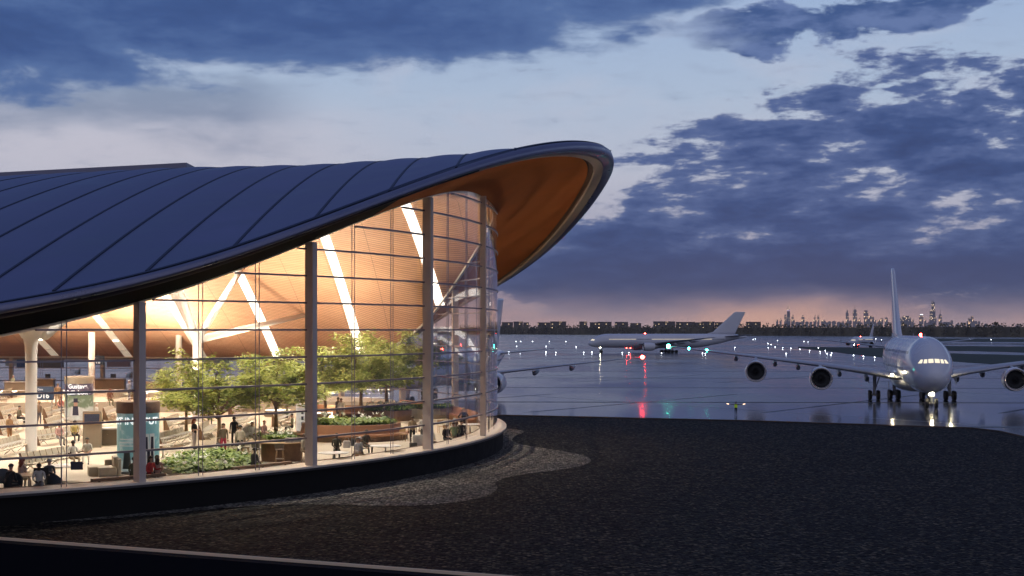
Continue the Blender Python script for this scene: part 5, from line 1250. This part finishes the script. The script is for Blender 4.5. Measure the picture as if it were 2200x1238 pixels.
# ---- planting
def fern(b, c, r_, rr, fronds=9):
    for k in range(fronds):
        a = 2*pi*k/fronds+rr.uniform(-.3, .3); L = r_*rr.uniform(.7, 1.15); up = rr.uniform(.45, 1.0); w = L*.15; pr = None
        for i in range(6):
            t = i/5; p_ = Vector((c[0]+L*t*cos(a), c[1]+L*t*sin(a), c[2]+L*up*(1.5*t-1.25*t*t))); s_ = Vector((-sin(a), cos(a), 0))*w*sin(pi*(.12+.86*t)); cur = (b.vert(p_+s_), b.vert(p_-s_))
            if pr: b.face((pr[0], pr[1], cur[1], cur[0]))
            pr = cur
def planting(poly_pts, z, n, r_, name, label, parent=None, seed=1, flowers=0, clip=None):
    rr = random.Random(seed); xs_ = [p_[0] for p_ in poly_pts]; ys_ = [p_[1] for p_ in poly_pts]; b = MB(); fb = MB(); k = 0; tries = 0
    def ins(x, y):
        c_ = False; j = len(poly_pts)-1
        for i in range(len(poly_pts)):
            xi, yi = poly_pts[i]; xj, yj = poly_pts[j]
            if (yi > y) != (yj > y) and x < (xj-xi)*(y-yi)/(yj-yi)+xi: c_ = not c_
            j = i
        return c_
    while k < n and tries < n*30:
        tries += 1; x, y = rr.uniform(min(xs_), max(xs_)), rr.uniform(min(ys_), max(ys_))
        if ins(x, y): fern(b, (x, y, z+rr.uniform(0, .12)), r_*rr.uniform(.7, 1.25), rr); k += 1
        if len(fb.v) < flowers*32 and ins(x, y) and rr.random() < .6:
            h_ = r_*rr.uniform(.9, 1.5)
            for q in range(8):
                a = rr.uniform(0, 2*pi); d_ = Vector((cos(a)*.16, sin(a)*.16, rr.uniform(.02, .2))); s_ = Vector((-sin(a), cos(a), 0))*.045; c0 = Vector((x, y, z+h_*.7)); fb.face([fb.vert(c0), fb.vert(c0+d_*.5+s_), fb.vert(c0+d_), fb.vert(c0+d_*.5-s_)])
    o = b.build(name, M['fern'], parent)
    if parent is None: o['kind'] = 'stuff'; o['label'] = label
    else: o['kind'] = 'stuff'
    if flowers: f_ = fb.build('white_flowers', M['flower'], o)
    return o
def bed(pts, hgt, m_, label, n, r_, seed, flowers=0, name='planter_bed'):
    """raised bed: curb, soil and its plants"""
    cx_ = sum(p_[0] for p_ in pts)/len(pts); cy_ = sum(p_[1] for p_ in pts)/len(pts); r = thing(name, label, 'planter', (0, 0, 0)); N = len(pts)
    inn_ = [(cx_+(x-cx_)*.95, cy_+(y-cy_)*.95) for x, y in pts]
    b = MB(); b.loft([[(x, y, FLOOR) for x, y in pts], [(x, y, FLOOR+hgt) for x, y in pts], [(x, y, FLOOR+hgt) for x, y in inn_], [(x, y, FLOOR+hgt-.1) for x, y in inn_]], True, False, False); b.build('kerb', m_, r)
    b = MB(); b.face([b.vert((x, y, FLOOR+hgt-.09)) for x, y in inn_]); b.build('soil', M['soil'], r)
    planting(inn_, FLOOR+hgt-.08, n, r_, 'plants', '', r, seed, flowers); return r
def ell(px, py, rx, ry, n=28): x, y = fl(px, py); return [(x+rx*cos(2*pi*i/n), y+ry*sin(2*pi*i/n)) for i in range(n)]
bed([fl(*q) for q in ((338, 1010), (400, 1034), (560, 1012), (548, 988), (470, 976), (390, 984))], .22, M['beige_dark'], 'fern bed with white flowers around the nearest tree beside the sill', 210, .55, 5, 30)
planting([(hx+.8*cos(2*pi*i/20), hy+.5*sin(2*pi*i/20)) for i in range(20)], FLOOR+1.1, 34, .42, 'table_plants', 'green plants filling the middle of the oval high table', None, 8, 12)
bed(ell(755, 942, 2.9, 2.6), 1.0, M['beige_dark'], 'round planter inside the rust bench filled with bright foliage', 150, .62, 11, 25)
bed(ell(590, 948, 1.3, 1.1), .35, M['beige_dark'], 'small planter at the foot of the second tree', 40, .5, 13, 16)
bed(ell(832, 903, 1.9, 1.5), .8, M['walnut'], 'back planter with white flowers and ferns behind the rust bench', 90, .6, 17, 40)
bed(ell(905, 898, 2.6, 1.4), .8, M['beige_dark'], 'long back planter with dark green ferns left of the wide mullion', 90, .65, 19)
bed(ell(1000, 905, 1.6, 1.0), .75, M['beige_dark'], 'low back planter right of the wide mullion', 30, .35, 23)
# rust bench: curved seat and back
def arc_bench(px, py, r0, a0, a1, label, m_):
    x, y = fl(px, py); r = thing('curved_bench', label, 'bench', (x, y, FLOOR))
    def sw(nm, prof, mm):
        b = MB(); b.loft([[(rr_*cos(R_(a)), rr_*sin(R_(a)), z) for rr_, z in prof] for a in [a0+(a1-a0)*i/36 for i in range(37)]]); b.build(nm, mm, r, 40)
    sw('plinth', [(r0+.05, 0), (r0+.6, 0), (r0+.6, .30), (r0+.05, .30)], M['walnut']); sw('seat', [(r0+.02, .305), (r0+.72, .305), (r0+.76, .38), (r0+.72, .46), (r0+.02, .46)], m_); sw('backrest', [(r0, .47), (r0+.26, .47), (r0+.14, 1.02), (r0, 1.02)], m_)
arc_bench(755, 942, 3.0, 178, 372, 'rust coloured curved bench with high back around the round planter', M['rust'])
arc_bench(770, 893, 3.6, 200, 340, 'rear rust curved bench below the far glass', M['rust'])
P_ = [polar(t, RG-1.7) for t in range(6, 34, 2)]
r = thing('curved_banquette', 'long rust banquette along the foot of the far glass', 'bench', (0, 0, 0))
b = MB(); b.loft([[(*polar(t, RG-q), FLOOR+z) for q, z in ((1.0, 0), (1.75, 0), (1.75, .45), (1.25, .45), (1.15, .95), (1.0, .95))] for t in range(8, 34, 2)]); b.build('seat', M['rust'], r)
# cafe chairs near the round end
def make_chair():
    r = thing('cafe_chair', 'chair', 'chair', (0, 0, 0), 0, 'cafe chairs at the round end'); b = MB(); rbox(b, (0, 0, .45), (.44, .44, .05), .06); b.build('seat', M['wood_top'], r)
    b = MB(); rbox(b, (0, .23, .72), (.42, .04, .24), .015); b.build('backrest', M['wood_top'], r)
    for sx, sy in ((-1, -1), (1, -1), (1, 1), (-1, 1)): b = MB(); b.tube([(.19*sx, .2*sy, 0), (.18*sx, .18*sy, .43 if sy < 0 else .82)], .018, 6); b.build('leg', M['wood_top'], r)
    return r
c0_ = make_chair()
for i, (px, py, rz, lb) in enumerate(((850, 945, 30, 'wooden cafe chair right of the rust bench'), (868, 948, 160, 'wooden cafe chair left of the person with the suitcase'), (962, 940, 80, 'leftmost wooden cafe chair right of the wide mullion'), (970, 934, 200, 'wooden cafe chair behind the person in green'), (985, 938, 120, 'wooden cafe chair near the person with hands on hips'), (948, 930, 20, 'wooden cafe chair just behind the wide mullion'))):
    o = c0_ if i == 0 else dup(c0_); x, y = fl(px, py); o.location = (x, y, FLOOR); o.rotation_euler = (0, 0, R_(rz)); o['label'] = lb
def case(px, py, col_, label, w=.55, h_=.8):
    x, y = fl(px, py); r = thing('suitcase', label, 'suitcase', (x, y, FLOOR), R_(10)); b = MB(); rbox(b, (0, 0, h_/2+.06), (w, .28, h_), .06); b.build('shell', cloth(col_), r)
    b = MB(); b.tube([(-.14, .1, h_+.05), (-.14, .1, h_+.35), (.14, .1, h_+.35), (.14, .1, h_+.05)], .013, 6); b.build('handle', M['chrome'], r)
    for sx in (-1, 1): b = MB(); b.ball((sx*w*.38, 0, .04), .04, 8, 6); b.build('wheel', M['dark'], r)
case(900, 966, WHT, 'white suitcase with raised handle beside the person in tan', .75, .8); case(918, 968, (.12, .06, .08), 'small dark suitcase on the floor left of the wide mullion', .4, .5); case(888, 968, (.06, .06, .06), 'rounded dark bag at the feet of the person in tan', .45, .4); case(472, 975, (.05, .05, .05), 'dark case behind the nearest tree trunk', .4, .55)
def soft_bag(px, py, z, col_, label, w=.42):
    x, y = fl(px, py); b = MB(); rbox(b, (0, 0, .2), (w, .26, .4), .1); b.tube([(-w*.3, 0, .38), (-w*.2, 0, .55), (w*.2, 0, .55), (w*.3, 0, .38)], .015, 6); o = b.build('bag', cloth(col_)); o.location = (x, y, FLOOR+z); tag(o, label, 'bag')
soft_bag(745, 980, .46, (.40, .36, .33), 'pale shopping bag standing on the rust bench'); soft_bag(764, 976, .46, (.04, .04, .03), 'black bag on the rust bench beside the person in white shoes', .55); soft_bag(586, 950, .0, (.33, .03, .05), 'red backpack leaning at the second tree trunk'); soft_bag(917, 955, .75, BLK, 'black shoulder bag of the man in a white shirt', .3)
# inner bar rail along the sill
for t0, t1, lb in ((-47.3, -43.2, 'dark bar rail inside the glass at the nearest mullion'), (-38.9, -34.6, 'dark bar rail inside the glass left of the second mullion')):
    r = thing('bar_rail', lb, 'bar rail', (0, 0, 0)); b = MB(); b.loft([[(*polar(t0+(t1-t0)*i/16, RG-q), SILL+z) for q, z in ((.82, .03), (1.02, .03), (1.02, .16), (.82, .16))] for i in range(17)]); b.build('bar_top', M['walnut'], r)
    for k in (.1, .5, .9): b = MB(); x, y = polar(t0+(t1-t0)*k, RG-.92); b.tube([(x, y, SILL), (x, y, SILL+.04)], .05, 8); b.build('post', M['dark'], r)
# ---- indoor trees
def make_tree(name, seed, hgt, crown_r, m_leaf, fork):
    """multi-stemmed maple: a short trunk, spreading limbs and flat sprays of leaves at several heights"""
    rr = random.Random(seed); r = thing(name, 'tree', 'tree', (0, 0, 0), 0, 'indoor trees'); tb = MB(); lb = MB()
    tb.tube([V(0, 0, 0), V(.03, .02, fork*.5), V(.0, .05, fork)], [.15, .115, .10], 9)
    def spray(c_, rad, n, tilt):
        for k in range(n):
            a = rr.uniform(0, 2*pi); q = rad*rr.random()**.55; pos = c_+V(q*cos(a), q*sin(a), rr.uniform(-.22, .22)-.14*q*q+tilt*q*cos(a+seed))
            yaw = a+rr.uniform(-.8, .8); L = rr.uniform(.15, .29); w = L*.42; d_ = V(cos(yaw), sin(yaw), rr.uniform(-.55, .1)); s_ = V(-sin(yaw), cos(yaw), rr.uniform(-.45, .45))*w
            lb.face([lb.vert(pos), lb.vert(pos+d_*L*.45+s_), lb.vert(pos+d_*L), lb.vert(pos+d_*L*.45-s_)])
    NL = 8
    for i in range(NL):
        a = 2*pi*i/NL*2.4+rr.uniform(-.3, .3); reach = crown_r*(1.0 if i < 5 else .55)*rr.uniform(.75, 1.0); top = hgt*(rr.uniform(.42, .74) if i < 5 else rr.uniform(.80, .95))
        p0 = V(0, .05, fork*rr.uniform(.62, 1.0)); p3 = V(reach*cos(a), reach*sin(a), top); pts = []
        for k in range(8):
            t = k/7; p_ = p0.lerp(p3, t); p_ += V(0, 0, (top-p0.z)*.28*sin(pi*t)*(.8 if i < 5 else -.2)); p_ += V(rr.uniform(-.12, .12), rr.uniform(-.12, .12), rr.uniform(-.06, .06))*(k > 0); pts.append(p_)
        tb.tube(pts, [.065*(1-.8*k/7)+.006 for k in range(8)], 6)
        for k in range(2, 8):
            for m_ in range(3):
                a2 = a+rr.uniform(-1.7, 1.7); L = rr.uniform(.35, 1.15)*(1.1-.04*k); e_ = pts[k]+V(L*cos(a2), L*sin(a2), rr.uniform(-.25, .55)); e_.z = min(e_.z, hgt-.1)
                mid = pts[k].lerp(e_, .5)+V(0, 0, .08); tb.tube([pts[k], mid, e_], [.022, .014, .006], 4)
                if rr.random() < .9: spray(e_, rr.uniform(.40, .95), 48, rr.uniform(-.5, .5))
                if rr.random() < .5: spray(mid+V(0, 0, .12), rr.uniform(.3, .6), 24, 0)
    tb.build('trunk', M['trunk'], r, True); lb.build('crown', m_leaf, r); return r
T1 = make_tree('maple_tree', 3, 5.6, 3.9, M['leaf2'], 2.0); T2 = make_tree('maple_tree', 9, 5.7, 2.9, M['leaf'], 2.2)
for i, (src, px, py, sc, rz, lb) in enumerate(((T1, 470, 962, 1.0, 0, 'nearest and widest maple tree rising from the fern bed'), (T2, 592, 945, .98, 0, 'maple tree behind the oval high table'), (T2, 699, 905, .95, 80, 'maple tree just right of the second mullion'), (T2, 776, 906, 1.12, 200, 'maple tree rising from the rust bench planter'), (T2, 829, 896, 1.18, 310, 'tall bright maple tree in the back planter'), (T1, 920, 886, 1.12, 140, 'darker maple tree beside the wide mullion'), (T2, 400, 935, .8, 40, 'small maple tree left of the nearest tree, behind the blue kiosk'))):
    o = src if i < 2 else dup(src); x, y = fl(px, py); o.location = (x, y, FLOOR+.25); o.rotation_euler = (0, 0, R_(rz)); o.scale = (sc,)*3; o['label'] = lb
